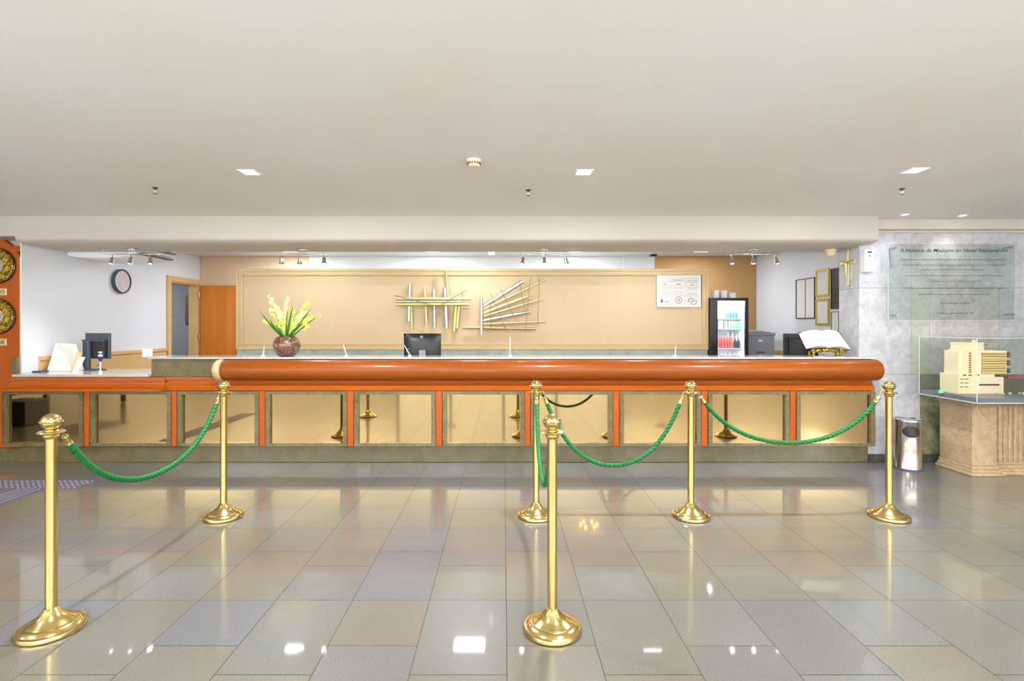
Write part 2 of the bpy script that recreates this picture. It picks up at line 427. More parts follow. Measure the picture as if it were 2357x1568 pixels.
# yellow partition behind the desk
YP = 7.3
xl, xr = PX(546, YP), PX(1629, YP); zt, z1 = PZ(619, YP), PZ(805, YP)
part = struct(MB().box(xl+.03, xr-.03, YP, YP+.14, z1, zt-.01).build('wall_partition', M['yellow']))
def frame_mb(x0, x1, z0, z1, y, w, d, y1):
    m = MB()
    for (pw0, pw1, dd) in ((0, w*.35, d), (w*.35, w*.75, d*.6), (w*.75, w, d*.85)):
        a, b = pw0, pw1
        m.box(x0+a, x1-a, y-dd, y1, z1-b, z1-a).box(x0+a, x1-a, y-dd, y1, z0+a, z0+b)
        m.box(x0+a, x0+b, y-dd, y1, z0+b, z1-b).box(x1-b, x1-a, y-dd, y1, z0+b, z1-b)
    return m
fm = frame_mb(xl, xr, z1, zt, YP, .085, .03, YP+.001)
fm.box(xl-.001, xl+.03, YP, YP+.15, z1, zt).box(xr-.03, xr, YP, YP+.15, z1, zt).box(xl, xr, YP, YP+.15, zt-.01, zt)
fm.build('moulding', M['mould'], part, bev=.004)
MB().box(xl+.01, xr-.01, YP-.02, YP+.14, 0, z1-.002).build('granite_base', M['granite_back'], part)

# ================================================================== RECEPTION DESK
YF = 5.40
ct = thing('reception_desk', (PX(1160, YF), 5.6, 0), 'long reception desk of orange wood with granite framed mirror panels and wooden roll', 'desk')
MB().box(PX(40, 5.52), PX(1998, 5.55), 5.55, 5.8, 0, .225).build('plinth', M['granite'], ct, bev=.003)
MB().box(PX(6, YF), PX(2012, YF), 5.45, 5.575, .21, .86).box(PX(56, YF), PX(2006, YF), 5.575, 5.80, .21, .86).build('carcass', M['orangez'], ct)
ZB, ZT = PZ(1027, YF), PZ(900, YF)
panels = [(5, 190), (207, 393), (408, 595), (611, 798), (815, 1002), (1019, 1207), (1222, 1411), (1427, 1614), (1631, 1818), (1834, 2015)]
for i, (a, b) in enumerate(panels):
    x0, x1 = PX(a, YF-.02), PX(b, YF-.02); w = .042
    m = MB().box(x0, x1, YF-.02, YF+.05, ZT-.034, ZT).box(x0, x1, YF-.02, YF+.05, ZB, ZB+.034)
    m.box(x0, x0+w, YF-.02, YF+.05, ZB+.034, ZT-.034).box(x1-w, x1, YF-.02, YF+.05, ZB+.034, ZT-.034)
    fr = m.build('panel_frame', M['granite'], ct, bev=.003)
    MB().box(x0+w-.004, x1-w+.004, YF+.012, YF+.02, ZB+.03, ZT-.03).build('mirror', M['mirror'], fr)
    if i: 
        MB().box(PX(panels[i-1][1], YF)+.002, PX(a, YF)-.002, YF-.004, YF+.06, ZB, ZT).build('pilaster', M['orangez'], ct, bev=.003)
# rail above the panels
XR = PX(2012, YF)
prof = [(5.39, .770), (5.385, .800), (5.40, .806), (5.40, .815), (5.415, .825), (5.43, .86), (5.43, .875), (5.7, .875), (5.7, .770)]
MB().prism(prof, 'X', PX(372, YF), XR).build('rail', M['orange'], ct, smooth=True)
# flared apron under the low counter (left)
pr = [(5.30, .772), (5.298, .782)]
for i in range(9):
    t = i/8; pr.append((5.30+.105*math.sin(t*PI/2), .785+.066*(1-math.cos(t*PI/2))))
pr += [(5.405, .86), (5.392, .862), (5.392, .905), (5.7, .905), (5.7, .772)]
xa = PX(22, 5.4); xe = PX(368, 5.33)
ap = MB(); nn = len(pr)
vs = [(xa-max(0, 5.405-p[0])*.9, p[0], p[1]) for p in pr]+[(xe+max(0, 5.405-p[0])*.3, p[0], p[1]) for p in pr]
ap.add(vs, [tuple(range(nn)), tuple(reversed(range(nn, 2*nn)))]+[(i, nn+i, nn+(i+1) % nn, (i+1) % nn) for i in range(nn)])
ap.build('apron', M['orange'], ct, smooth=True)
# raised granite riser + upper rail strip
XS = PX(347, 5.42)
MB().box(XS, PX(2006, 5.43), 5.43, 5.66, .905, 1.088).build('riser', M['granite'], ct, bev=.002)
MB().box(PX(345, 5.4), PX(2004, 5.41), 5.405, 5.6, .875, .905).build('strip', M['orange'], ct, bev=.003)
# the roll
RC = Vector((0, 5.40, .978)); R = .108
x0, x1 = -2.86, PX(2027, 5.38)
def rollprof(a, b, rr=.045, both=True):
    p = []
    for i in range(7):
        t = PI/2*i/6; p.append((R-rr+rr*math.sin(t), a+rr*(1-math.cos(t))))
    for i in range(7):
        t = PI/2*i/6; p.append((R-rr+rr*math.cos(t), b-rr+rr*math.sin(t)))
    return [(0, a)]+p+[(0, b)]
rl = MB().lathe(rollprof(x0, x1), (0, 5.40, .978), (1, 0, 0), 64).build('roll', M['roller'], ct, smooth=True)
MB().lathe([(R-.05, x0-.07), (R-.02, x0-.068), (R-.004, x0-.05), (R+.003, x0-.02), (R+.003, x0+.012), (R-.03, x0+.02)], (0, 5.40, .978), (1, 0, 0), 64).build('roll_end_ring', M['mould'], ct, smooth=True, label='pale maple end ring')

# worktops
wt = MB().box(PX(345, 5.42), PX(2010, 5.42), 5.385, 5.56, 1.09, 1.11).box(PX(345, 5.42), XM-.005, 5.56, 5.74, 1.09, 1.11)
tag(wt.build('high_counter_top', M['granite_top'], bev=.004), 'long thin grey granite worktop on the raised reception desk above the wooden roll', 'worktop')
lt = MB().box(PX(30, 5.4), PX(344, 5.4)-.002, 5.385, 6.12, .908, .934)
tag(lt.build('low_counter_top', M['granite_top'], bev=.004), 'lower grey granite worktop at the left end under the grey monitor', 'worktop')
bs = MB().box(PX(31, 5.47), PX(42, 5.47), 5.45, 5.485, .935, 1.105)
tag(bs.build('granite_upstand', M['granite'], bev=.002), 'small granite upstand beside the clock board on the low worktop', 'upstand')
# inner desk level carrying screens and carcass behind the raised counter
idk = thing('office_worktop', (0, 6.1, 0), 'low inner office worktop hidden behind the raised desk, carrying the screens', 'worktop')
MB().box(-3.5, 3.7, 5.81, 6.75, .72, .75).build('top', M['mould'], idk)
for x in (-3.4, -1.2, 1.2, 3.6): MB().box(x-.02, x+.02, 5.85, 6.7, 0, .72).build('support_panel', M['mould'], idk)
lo = thing('low_desk_support', (-4.5, 6.0, 0), 'support panel carrying the back of the low left worktop', 'desk')
MB().box(-4.95, -3.62, 6.05, 6.08, 0, .907).build('panel', M['mould'], lo)

# ================================================================== CLOCK BOARD (left)
YW = 5.60
cxk = PX(-4, YW)
ob = [(cxk-.226, .14), (cxk+.226, .14)]
top = []
for i in range(0, 21):
    t = i/20; x = cxk+.226-.452*t; k = abs(2*t-1)
    top.append((x, PZ(547, YW)-.19*(k**1.5)))
# scalloped arch
cb = thing('clock_board', (cxk, 5.62, 0), 'tall orange wooden board with arched top carrying the world clocks at the left edge', 'board')
MB().prism(ob+top, 'Y', YW, YW+.055).build('panel', M['orangez'], cb, bev=.006)
MB().box(cxk+.226, cxk+.236, YW-.002, YW+.02, .3, PZ(592, YW)).build('edge_strip', M['mould'], cb, label='pale edge strip')
MB().box(cxk-.4, PX(38, 5.52), 5.58, 5.66, 0, .14).build('granite_foot', M['granite'], cb)
for (yc, city, hands, lab) in ((612, 'TOKYO', (60, 130), 'upper ornate embossed brass wall clock on the orange board, cut by the frame'), (729, 'NEW YORK', (200, 300), 'lower ornate embossed brass wall clock on the orange board')):
    c = P(-4, yc, YW-.001); ck = thing('wall_clock', c, lab, 'clock', 'world clocks on the wooden board')
    MB().lathe([(.188, 0), (.188, .012), (.176, .02), (.165, .018)], c, (0, -1, 0), 56).build('backing', M['darkwood'], ck, smooth=True)
    MB().lathe([(.182, .005), (.180, .026), (.168, .034), (.15, .03), (.12, .042), (.09, .04), (.082, .028)], c, (0, -1, 0), 56).build('rim', M['ornate'], ck, smooth=True)
    MB().lathe([(0, .0285), (.083, .0285), (.083, .02)], c, (0, -1, 0), 48).build('dial', M['steel'], ck)
    for k in range(12):
        a = PI/6*k; s, cc = math.sin(a), math.cos(a)
        q = c+Vector((s*.068, -.0295, cc*.068)); MB().cyl(q, q+Vector((0, -.003, 0)), .006, n=8).build('hour_mark', M['ivory'], ck)
    for L, a in ((.05, hands[0]), (.065, hands[1])):
        a = math.radians(a); MB().cyl(c+Vector((0, -.033, 0)), c+Vector((L*math.sin(a), -.033, L*math.cos(a))), .003, .001, 8).build('hand', M['dark'], ck)
    yl = 672 if yc < 700 else 788
    pq = P(-4, yl, YW-.002)
    pl = thing('city_plate', pq, 'small brass plate lettered '+city+' under the '+('upper' if yc < 700 else 'lower')+' brass clock', 'sign', 'city plates')
    MB().box(pq.x-.095, pq.x+.095, pq.y-.008, pq.y+.001, pq.z-.037, pq.z+.037).build('plate', M['brassd'], pl, bev=.004)
    text_mb(city, .15, .038, (pq.x, pq.y-.009, pq.z-.019), bold=.01).build('lettering', M['txt'], pl)
tag(MB().box(PX(31, 5.57), PX(49, 5.57), 5.56, 5.66, PZ(580, 5.57), 2.27).build('wooden_block', M['orangez'], bev=.004), 'small orange wooden block under the beam beside the clock board', 'block')

# ================================================================== STANCHIONS
def make_stanchion(loc, label):
    t = thing('stanchion', loc, label, 'barrier post', 'brass rope barrier posts')
    o = Vector(loc)
    MB().lathe([(.130, 0), (.137, .004), (.1385, .012), (.134, .021), (.126, .024), (.122, .024), (.117, .029), (.106, .038), (.098, .041), (.094, .041), (.089, .045), (.070, .056), (.050, .075), (.036, .093), (.029, .106), (.026, .108)], o, n=72).build('base', M['brass'], t, smooth=True)
    MB().cyl(o+Vector((0, 0, .104)), o+Vector((0, 0, .925)), .0238, n=48).build('pole', M['brass'], t, smooth=True)
    MB().lathe([(.024, .900), (.030, .906), (.033, .914), (.030, .922), (.036, .927), (.052, .927), (.056, .931), (.052, .936), (.034, .937), (.024, .946), (.018, .950)], o, n=48).build('collar', M['brass'], t, smooth=True)
    pf = [(.016, .944), (.022, .948), (.030, .954)]
    for i in range(15):
        a = -PI/3.2+(PI/2+PI/3.2)*i/14
        r = .0425*math.cos(a); z = .980+.0385*math.sin(a); pf.append((r, z))
    fb = MB().lathe(pf, o, n=48).build('finial', M['brass'], t, smooth=True)
    MB().lathe([(.040, .976), (.047, .978), (.0485, .981), (.047, .984), (.040, .986)], o, n=48).build('band', M['brass'], fb, smooth=True)
    return t
st = [(118, 1450, 'front left brass stanchion, the nearest post at the left edge of the photo'),
      (1271, 1450, 'front middle brass stanchion standing closest to the camera at centre'),
      (515, 1191, 'rear left brass stanchion holding the far end of the leftmost green rope'),
      (1234, 1189, 'brass stanchion partly hidden behind the front middle post'),
      (1590, 1190, 'rear brass stanchion right of centre joining two green ropes'),
      (2046, 1191, 'rightmost brass stanchion standing near the steel bin')]
pos = []
for i, (px, py, lab) in enumerate(st):
    Y = F*H/(py-CY); loc = (PX(px, Y), Y, 0); pos.append(Vector(loc))
    if i == 0: s0 = make_stanchion(loc, lab)
    else: dup(s0, loc, lab, 'brass rope barrier posts')
def rope(a, b, low, label, r=.0158, rot=0):
    A = pos[a]+Vector((0, 0, .93)); B = pos[b]+Vector((0, 0, .93))
    d = (B-A); d.z = 0; d.normalize(); A = A+d*.053; B = B-d*.053
    t = thing('barrier_rope', (A+B)/2-Vector((0, 0, .4)), label, 'rope', 'green ropes hung between the brass posts')
    sag = .93-low
    def cat(u):
        k = 2.4; s = (math.cosh(k*(2*u-1))-math.cosh(k))/(1-math.cosh(k))
        p = A.lerp(B, u); p.z -= sag*s; return p
    N = 260; pts = [cat(i/N) for i in range(N+1)]
    L = [0]
    for i in range(N): L.append(L[-1]+(pts[i+1]-pts[i]).length)
    def atl(s):
        for i in range(N):
            if L[i+1] >= s: return pts[i].lerp(pts[i+1], (s-L[i])/(L[i+1]-L[i]))
        return pts[-1]
    T = L[-1]; a0 = .035; a1 = .085
    n = int((T-2*a1)/.0045); seg = [atl(a1+(T-2*a1)*i/n) for i in range(n+1)]
    MB().tube(seg, r, 18, lob=64).build('cord', M['rope'], t, smooth=False).data.shade_smooth()
    for q0, q1, pp in ((atl(a0), atl(a1+.005), A), (atl(T-a0), atl(T-a1-.005), B)):
        e = (q1-q0).normalized()
        cp = MB().lathe([(.004, 0), (.0145, .001), (.0165, .006), (.015, .010), (.015, (q1-q0).length-.008), (.0172, (q1-q0).length-.004), (.0165, (q1-q0).length)], q0, e, 24).build('end_cap', M['brass'], t, smooth=True)
        hk = [pp+Vector((0, 0, -.004)), pp+Vector((0, 0, .012)), pp.lerp(q0, .35)+Vector((0, 0, .014)), pp.lerp(q0, .7)+Vector((0, 0, .004)), q0]
        MB().tube(hk, .003, 8).build('hook', M['brass'], cp, smooth=True)
rope(0, 2, .53, 'leftmost green twisted rope sagging between the two left brass posts', .0165)
rope(3, 1, .50, 'green twisted rope hanging in a narrow loop behind the front middle post')
rope(3, 4, .385, 'green twisted rope sagging lowest, between centre and right of centre posts')
rope(4, 5, .555, 'rightmost green twisted rope sagging between the two right brass posts')

# ================================================================== CEILING FITTINGS
def area(name, loc, size, power, color, rot=(0, 0, 0), sy=None, spread=PI):
    l = bpy.data.lights.new(name, 'AREA'); l.size = size; l.energy = power; l.color = color; l.spread = spread
    if sy: l.shape = 'RECTANGLE'; l.size_y = sy
    o = bpy.data.objects.new(name, l); C.objects.link(o); o.location = loc; o.rotation_euler = rot; return o
COOL = (.82, .90, 1.0); WARM = (.87, .92, 1.0)
def led(X, Y, z, s, label, power, color, group):
    t = thing('ceiling_light', (X, Y, z), label, 'ceiling light', group)
    h = s/2; f = MB()
    f.box(X-h-.012, X+h+.012, Y-h-.012, Y-h, z-.006, z).box(X-h-.012, X+h+.012, Y+h, Y+h+.012, z-.006, z).box(X-h-.012, X-h, Y-h, Y+h, z-.006, z).box(X+h, X+h+.012, Y-h, Y+h, z-.006, z)
    f.build('frame', M['whitep'], t)
    MB().box(X-h, X+h, Y-h, Y+h, z-.004, z).build('diffuser', M['led'], t)
    area('lamp', (X, Y, z-.008), s, power, color)
for px, py, w in ((575, 396, 'left'), (1344, 396, 'middle'), (2104, 392, 'right')):
    Y = (ZC-H)*F/(CY-py)
    led(PX(px, Y), Y, ZC, .105, w+' square led downlight glowing in the cream ceiling', 40, (.97, .97, 1.0), 'square led lights in the lobby ceiling')
k = 0
for Y in (1.45, -3.4):  # unseen led rows added out of view to light the lobby
    for X in (-6.4, -3.8, -1.3, 1.3, 3.8, 6.4):
        led(X, Y, ZC, .3, 'added square led light in the lobby ceiling out of view', 8, WARM, 'added fill lights out of frame')
for px, py, s, pw in ((673, 1501, .2, 7), (1080, 1491, .38, 6), (1508, 1510, .22, 6)):
    Y = (H+2.57)*F/(py-CY); 
    led(PX(px, Y), Y, 2.575, s, {673: 'small square office ceiling light at left behind the beam', 1080: 'large square office ceiling light behind the beam', 1508: 'small square office ceiling light at right behind the beam'}[px], pw, COOL, 'office ceiling lights')
for X, lb in ((-3.3, 'leftmost'), (-1.1, 'second from left'), (1.1, 'third from left'), (3.05, 'rightmost')): led(X, 8.1, 2.575, .2, lb+' of the added square lights hidden between partition and back wall', 9 if X > 2 else 22, COOL, 'office ceiling lights')  # lights added behind the partition to brighten the dark back walls
led(-6.6, 8.3, 2.5, .2, 'added unseen square light brightening the grey corridor', 40, COOL, 'office ceiling lights')  # added out of sight to lift the corridor wall
for px, py in ((2083, 494), (2216, 496)):
    Y = (ZC-H)*F/(CY-py); X = PX(px, Y)
    t = thing('downlight', (X, Y, ZC), ('left' if px < 2100 else 'right')+' small round downlight above the marble wall', 'ceiling light', 'round downlights by the marble wall')
    MB().lathe([(.028, -.002), (.045, -.004), (.048, 0)], (X, Y, ZC), n=28).build('ring', M['whitep'], t)
    MB().lathe([(0, -.003), (.028, -.003), (.028, 0)], (X, Y, ZC), n=24).build('lens', M['bulb'], t)
    l = bpy.data.lights.new('spot', 'SPOT'); l.energy = 7; l.spot_size = 2.0; l.spot_blend = .7; l.shadow_soft_size = .025; l.color = (.95, .96, 1)
    o = bpy.data.objects.new('spot', l); C.objects.link(o); o.location = (X, Y, ZC-.02)
# more of the same row, to the right of the frame
Y = (ZC-H)*F/(CY-368); X = PX(1091, Y)
t = thing('smoke_detector', (X, Y, ZC), 'ivory round smoke detector on the cream ceiling', 'smoke detector')
MB().lathe([(.05, 0), (.05, -.012), (.046, -.02)], (X, Y, ZC), n=32).build('mount', M['ivory'], t, smooth=True)
MB().lathe([(.040, -.02), (.041, -.03), (.036, -.044), (.02, -.05), (0, -.051)], (X, Y, ZC), n=32).build('cap', M['ivory'], t, smooth=True)
sl = MB()
for i in range(14):
    a = 2*PI*i/14; q = Vector((X+.041*math.cos(a), Y+.041*math.sin(a), ZC-.028)); sl.box(q.x-.004, q.x+.004, q.y-.004, q.y+.004, q.z-.006, q.z+.006)
sl.build('vent_slot', M['metald'], t)
Y = 7.0; X = PX(1133, Y)
t2 = thing('smoke_detector', (X, Y, 2.36), 'white round detector under the office ceiling above the partition', 'smoke detector')
MB().lathe([(.05, .215), (.05, .03), (.045, .0), (0, -.005)], (X, Y, 2.36), n=28).build('body', M['whitep'], t2, smooth=True)
for px, py, lb in ((357, 438, 'left'), (1216, 443, 'middle'), (2076, 440, 'right')):
    Y = (ZC-.02-H)*F/(CY-py); X = PX(px, Y)
    t = thing('sprinkler', (X, Y, ZC), lb+' brass fire sprinkler head hanging from the cream ceiling', 'sprinkler', 'fire sprinklers')
    MB().lathe([(.022, 0), (.022, -.004), (.008, -.008), (.008, -.018)], (X, Y, ZC), n=20).build('escutcheon', M['metald'], t)
    MB().tube([(X-.004, Y, ZC-.016), (X-.013, Y, ZC-.026), (X-.006, Y, ZC-.044)], .0025, 6).tube([(X+.004, Y, ZC-.016), (X+.013, Y, ZC-.026), (X+.006, Y, ZC-.044)], .0025, 6).cyl((X, Y, ZC-.018), (X, Y, ZC-.044), .003, n=8).build('frame', M['brassd'], t)
    MB().lathe([(0, -.044), (.014, -.044), (.014, -.047), (0, -.047)], (X, Y, ZC), n=16).build('deflector', M['metald'], t)

# track lights under the beam
def track(px, heads, label, rail, lit):
    Y = 5.77; X = PX(px, Y); zb = 2.27
    t = thing('track_light', (X, Y, zb), label, 'spotlight', 'three headed spotlight tracks under the beam')
    MB().lathe([(.055, 0), (.055, -.012), (.05, -.016), (0, -.016)], (X, Y, zb), n=32, sx=1.1, sy=.8).build('canopy', M['chrome'], t, smooth=True)
    s = MB()
    for dx in (-.03, 0, .03): s.cyl((X+dx, Y, zb-.015), (X+dx, Y, zb-.06), .004, n=10)
    s.build('stem', M['chrome'], t)
    xa, xb = PX(rail[0], Y), PX(rail[1], Y)
    MB().tube([(xa+(xb-xa)*i/30, Y+.02*math.sin(i/30*2*PI), zb-.062+.004*math.sin(i/30*2*PI)) for i in range(31)], .0055, 10).build('rail', M['chrome'], t, smooth=True)
    for (hx, tx, ty), on in zip(heads, lit):
        x = PX(hx, Y); top = Vector((x, Y, zb-.066)); d = Vector((tx, ty, -1)).normalized()
        j = top+Vector((.012, 0, -.028))
        MB().tube([top, top+Vector((.004, 0, -.014)), j, j+Vector((.0, -.008, -.012))], .004, 8).build('arm', M['chrome'], t)
        c = j+Vector((0, -.006, -.008))
        h = MB().lathe([(.008, -.006), (.017, 0), (.019, .012), (.019, .034), (.026, .058), (.028, .066), (.025, .068)], c, d, 24).build('spot_head', M['chrome'], t, smooth=True)
        MB().lathe([(0, .069), (.018, .068), (.024, .062)], c, d, 20).build('bulb', M['bulb'] if on else M['bulboff'], h)
        if on:
            l = bpy.data.lights.new('spot', 'SPOT'); l.energy = 14 if px < 400 else 3; l.spot_size = 1.9; l.spot_blend = .8; l.shadow_soft_size = .022; l.color = (.96, .96, 1)
            o = bpy.data.objects.new('spot', l); C.objects.link(o); o.location = c+d*.085; o.rotation_euler = d.to_track_quat('-Z', 'Y').to_euler()
track(303, [(258, -.1, -.25), (301, -.1, -.25), (345, .1, -.2)], 'leftmost chrome spotlight track in front of the air conditioner, all three lamps lit', (238, 366), (1, 1, 1))
track(697, [(646, -.05, .1), (688, -.05, .1), (744, .05, -.2)], 'second chrome spotlight track from the left, above the flowers, one lamp lit', (640, 752), (0, 0, 1))
track(1252, [(1202, -.25, -.2), (1250, 0, -.3), (1298, .3, .1)], 'chrome spotlight track above the tube sculptures, right lamp unlit', (1194, 1310), (1, 1, 0))
track(1735, [(1682, -.05, -.2), (1731, -.05, -.2), (1782, .2, -.2)], 'rightmost chrome spotlight track above the drinks fridge', (1674, 1794), (1, 1, 1))
for px, lb in ((1314, 'beside the middle spotlight track'), (238, 'beside the leftmost spotlight track')):
    X = PX(px, 5.78)
    tag(MB().box(X-.06, X+.06, 5.765, 5.795, 2.262, 2.27).cyl((X, 5.78, 2.262), (X, 5.78, 2.235), .004, n=8).build('ceiling_bracket', M['chrome']), 'flat metal bracket with short pin under the beam '+lb, 'bracket', 'spare ceiling brackets')
# air conditioner
ac = thing('air_conditioner', (-4.6, 6.4, 2.25), 'long white under-ceiling air conditioner above the round clock', 'air conditioner')
sec = [(-4.99, 2.50), (-4.99, 2.234), (-4.9, 2.215), (-4.6, 2.203), (-4.4, 2.21), (-4.25, 2.24), (-4.16, 2.29), (-4.13, 2.34), (-4.2, 2.50)]
MB().prism(sec, 'Y', 6.06, 6.68).build('housing', M['whitep'], ac, bev=.006, smooth=True)
MB().box(-4.215, -4.145, 6.12, 6.66, 2.25, 2.262).xf(Matrix.Identity(4)).build('air_outlet', M['dark'], ac)
MB().box(-4.132, -4.12, 6.12, 6.66, 2.31, 2.34).build('air_outlet', M['dark'], ac)
MB().box(-4.19, -4.10, 6.66, 6.675, 2.262, 2.266).build('louver', M['whitep'], ac)

# ================================================================== OFFICE THINGS
# round wall clock on the left wall
X = -5.0+.001; Yk = 5.0*F/(CX-275); zk = PZ(648, Yk)
wc = thing('round_clock', (X, Yk, zk), 'round dark rimmed clock with rose dial on the white left wall', 'clock')
MB().lathe([(.150, 0), (.158, .01), (.158, .045), (.150, .052), (.142, .05), (.140, .03)], (X, Yk, zk), (1, 0, 0), 48, sx=1, sy=1).build('rim', M['dkgrey'], wc, smooth=True)
MB().lathe([(0, .036), (.141, .036), (.141, .03)], (X, Yk, zk), (1, 0, 0), 48).build('dial', M['face'], wc)
for k in range(12):
    a = PI/6*k; q = Vector((X+.0365, Yk+math.sin(a)*.112, zk+math.cos(a)*.112)); MB().box(q.x, q.x+.002, q.y-.007, q.y+.007, q.z-.012, q.z+.012).build('numeral', M['whitep'], wc)
for L, a in ((.06, 215), (.09, 185)):
    a = math.radians(a); MB().cyl((X+.042, Yk, zk), (X+.042, Yk+L*math.sin(a), zk+L*math.cos(a)), .004, .002, 8).build('hand', M['whitep'], wc)

# grey monitor on the low worktop
Ym = 5.93
mn = thing('monitor', (PX(215, Ym), Ym, .934), 'slate grey monitor seen from behind, standing on the low left worktop', 'monitor')
xa, xb = PX(184, Ym), PX(254, Ym); z0, z1 = PZ(826, Ym), PZ(767, Ym)
rotm = Matrix.Translation(((xa+xb)/2, Ym, 0)) @ Matrix.Rotation(math.radians(-14), 4, 'Z') @ Matrix.Translation((-(xa+xb)/2, -Ym, 0))
MB().box(xa, xb, Ym+.02, Ym+.05, z0, z1).xf(rotm).build('screen', M['dkgrey'], mn, bev=.004)
MB().box(xa+.01, xb-.02, Ym-.02, Ym+.02, z0+.015, z1-.075).xf(rotm).build('back_cover', M['black'], mn, bev=.008)
MB().box(xa+.01, xb-.02, Ym-.03, Ym+.0, z1-.09, z1-.075).xf(rotm).build('ridge', M['dkgrey'], mn, bev=.003)
MB().prism([(xa+.065, .95), (xa+.05, 1.03), (xa+.06, z1-.11), (xa+.09, z1-.09), (xa+.135, z1-.09), (xa+.135, .95)], 'Y', Ym-.055, Ym-.015).xf(rotm).build('neck', M['dkgrey'], mn, bev=.008)
MB().lathe([(.12, 0), (.12, .008), (.1, .014), (0, .014)], (PX(222, Ym), Ym-.02, .935), n=32, sy=.6).build('foot', M['dkgrey'], mn, smooth=True)
MB().tube([(xb-.1, Ym-.02, z0+.05), (xb-.07, Ym-.04, z0-.02), (xb-.1, Ym-.03, z0-.07), (xb-.14, Ym-.03, z0-.08)], .003, 6).build('cable', M['black'], mn)
# things on the low worktop
Z1 = .9345
Yf = 5.78
fo = MB().add([(PX(128, Yf), Yf, PZ(790, Yf)), (PX(167, Yf), Yf, PZ(793, Yf)), (PX(170, Yf)+.02, Yf-.02, Z1), (PX(118, Yf), Yf-.06, Z1), (PX(128, Yf), Yf+.05, PZ(790, Yf)), (PX(167, Yf), Yf+.05, PZ(793, Yf)), (PX(170, Yf)+.02, Yf+.12, Z1), (PX(118, Yf), Yf+.12, Z1)],
              [(0, 3, 2, 1), (4, 5, 6, 7), (0, 1, 5, 4), (1, 2, 6, 5), (2, 3, 7, 6), (3, 0, 4, 7)])
tag(fo.build('document_box', M['paper'], bev=.003), 'large white document box leaning on the low worktop left of the grey monitor', 'box')
lp = thing('laptop', (PX(80, 5.75), 5.75, Z1), 'thin open white laptop lying low at the left end of the low worktop', 'laptop')
MB().box(PX(52, 5.7), PX(108, 5.7), 5.62, 5.85, Z1, Z1+.014).build('base', M['dkgrey'], lp, bev=.003)
xx0, xx1 = PX(56, 5.85), PX(108, 5.85)
MB().add([(xx1, 5.6, Z1+.012), (xx1, 5.85, Z1+.012), (xx1+.02, 5.85, Z1+.19), (xx1+.02, 5.6, Z1+.19), (xx1+.006, 5.6, Z1+.012), (xx1+.006, 5.85, Z1+.012), (xx1+.026, 5.85, Z1+.19), (xx1+.026, 5.6, Z1+.19)],
         [(0, 1, 2, 3), (4, 7, 6, 5), (0, 4, 5, 1), (1, 5, 6, 2), (2, 6, 7, 3), (3, 7, 4, 0)]).build('lid', M['whitep'], lp)
def leaner(x0, x1, y0, y1, Y, m, name, lab, cat, dx=0):
    a, b = PX(x0, Y), PX(x1, Y); zt = PZ(y0, Y)
    v = [(a, Y-.04, Z1), (b, Y-.04, Z1), (b+dx, Y, zt), (a+dx, Y, zt), (a, Y-.028, Z1), (b, Y-.028, Z1), (b+dx, Y+.012, zt), (a+dx, Y+.012, zt)]
    tag(MB().add(v, [(0, 1, 2, 3), (4, 7, 6, 5), (0, 4, 5, 1), (1, 5, 6, 2), (2, 6, 7, 3), (3, 7, 4, 0)]).build(name, m), lab, cat)
leaner(169, 181, 812, 850, 5.72, M['kraft'], 'folder', 'buff card folder leaning between the white box and the grey monitor', 'folder', .03)
leaner(172, 186, 822, 850, 5.64, M['paper'], 'envelope', 'small white envelope leaning in front of the buff folder', 'envelope', .04)
Yp = 5.6; X = PX(231, Yp)
pn = thing('pen_stand', (X, Yp, Z1), 'white counter pen stand with purple collar in front of the grey monitor', 'pen stand')
MB().lathe([(.018, 0), (.016, .01), (.007, .02), (.007, .12), (.0, .12)], (X, Yp, Z1), n=16).build('stem', M['whitep'], pn, smooth=True)
MB().lathe([(.007, .115), (.022, .14), (.024, .165), (0, .165)], (X, Yp, Z1), n=20).build('collar', M['purple'], pn, smooth=True)
MB().box(X-.022, X+.022, Yp-.004, Yp+.004, Z1+.17, Z1+.19).box(X-.018, X+.018, Yp-.004, Yp+.004, Z1+.205, Z1+.222).cyl((X, Yp, Z1+.16), (X, Yp, Z1+.21), .003, n=8).build('pen_clip', M['whitep'], pn)
tag(MB().box(PX(333, 5.5), PX(344, 5.5)-.004, 5.46, 5.56, PZ(822, 5.5), PZ(804, 5.5)).build('socket_box', M['whitep'], bev=.004), 'small white socket box fixed to the end of the raised desk', 'socket')

# ------------- pens on the raised counter
ZS = 1.1105
for (px, top, lean, lb) in ((606, 795, .012, 'left of the flower bowl'), (797, 793, -.03, 'right of the flower bowl'), (943, 794, -.06, 'in front of the black monitor'), (1174, 776, .0, 'below the fan sculpture'), (1554, 795, .008, 'left of the drinks fridge')):
    Y = 5.6; X = PX(px, Y)
    t = thing('desk_pen', (X, Y, ZS), 'white chained desk pen on the granite worktop '+lb, 'pen', 'chained desk pens')
    MB().lathe([(.022, 0), (.022, .004), (.01, .012), (.006, .02), (0, .02)], (X, Y, ZS), n=20).build('holder', M['whitep'], t, smooth=True)
    tp = Vector((X+lean, Y, PZ(top, Y)))
    MB().tube([(X, Y, ZS+.015), Vector((X, Y, ZS+.015)).lerp(tp, .6), tp], [.0055, .0055, .003], 10).build('pen', M['whitep'], t, smooth=True)
    if px in (1174, 943):
        ch = [Vector((X-.004, Y-.004, ZS+.01))+Vector((-.03*math.sin(i/12*PI), 0, .07*i/12)) for i in range(13)]
        MB().tube(ch, .0012, 5).build('chain', M['chrome'], t)

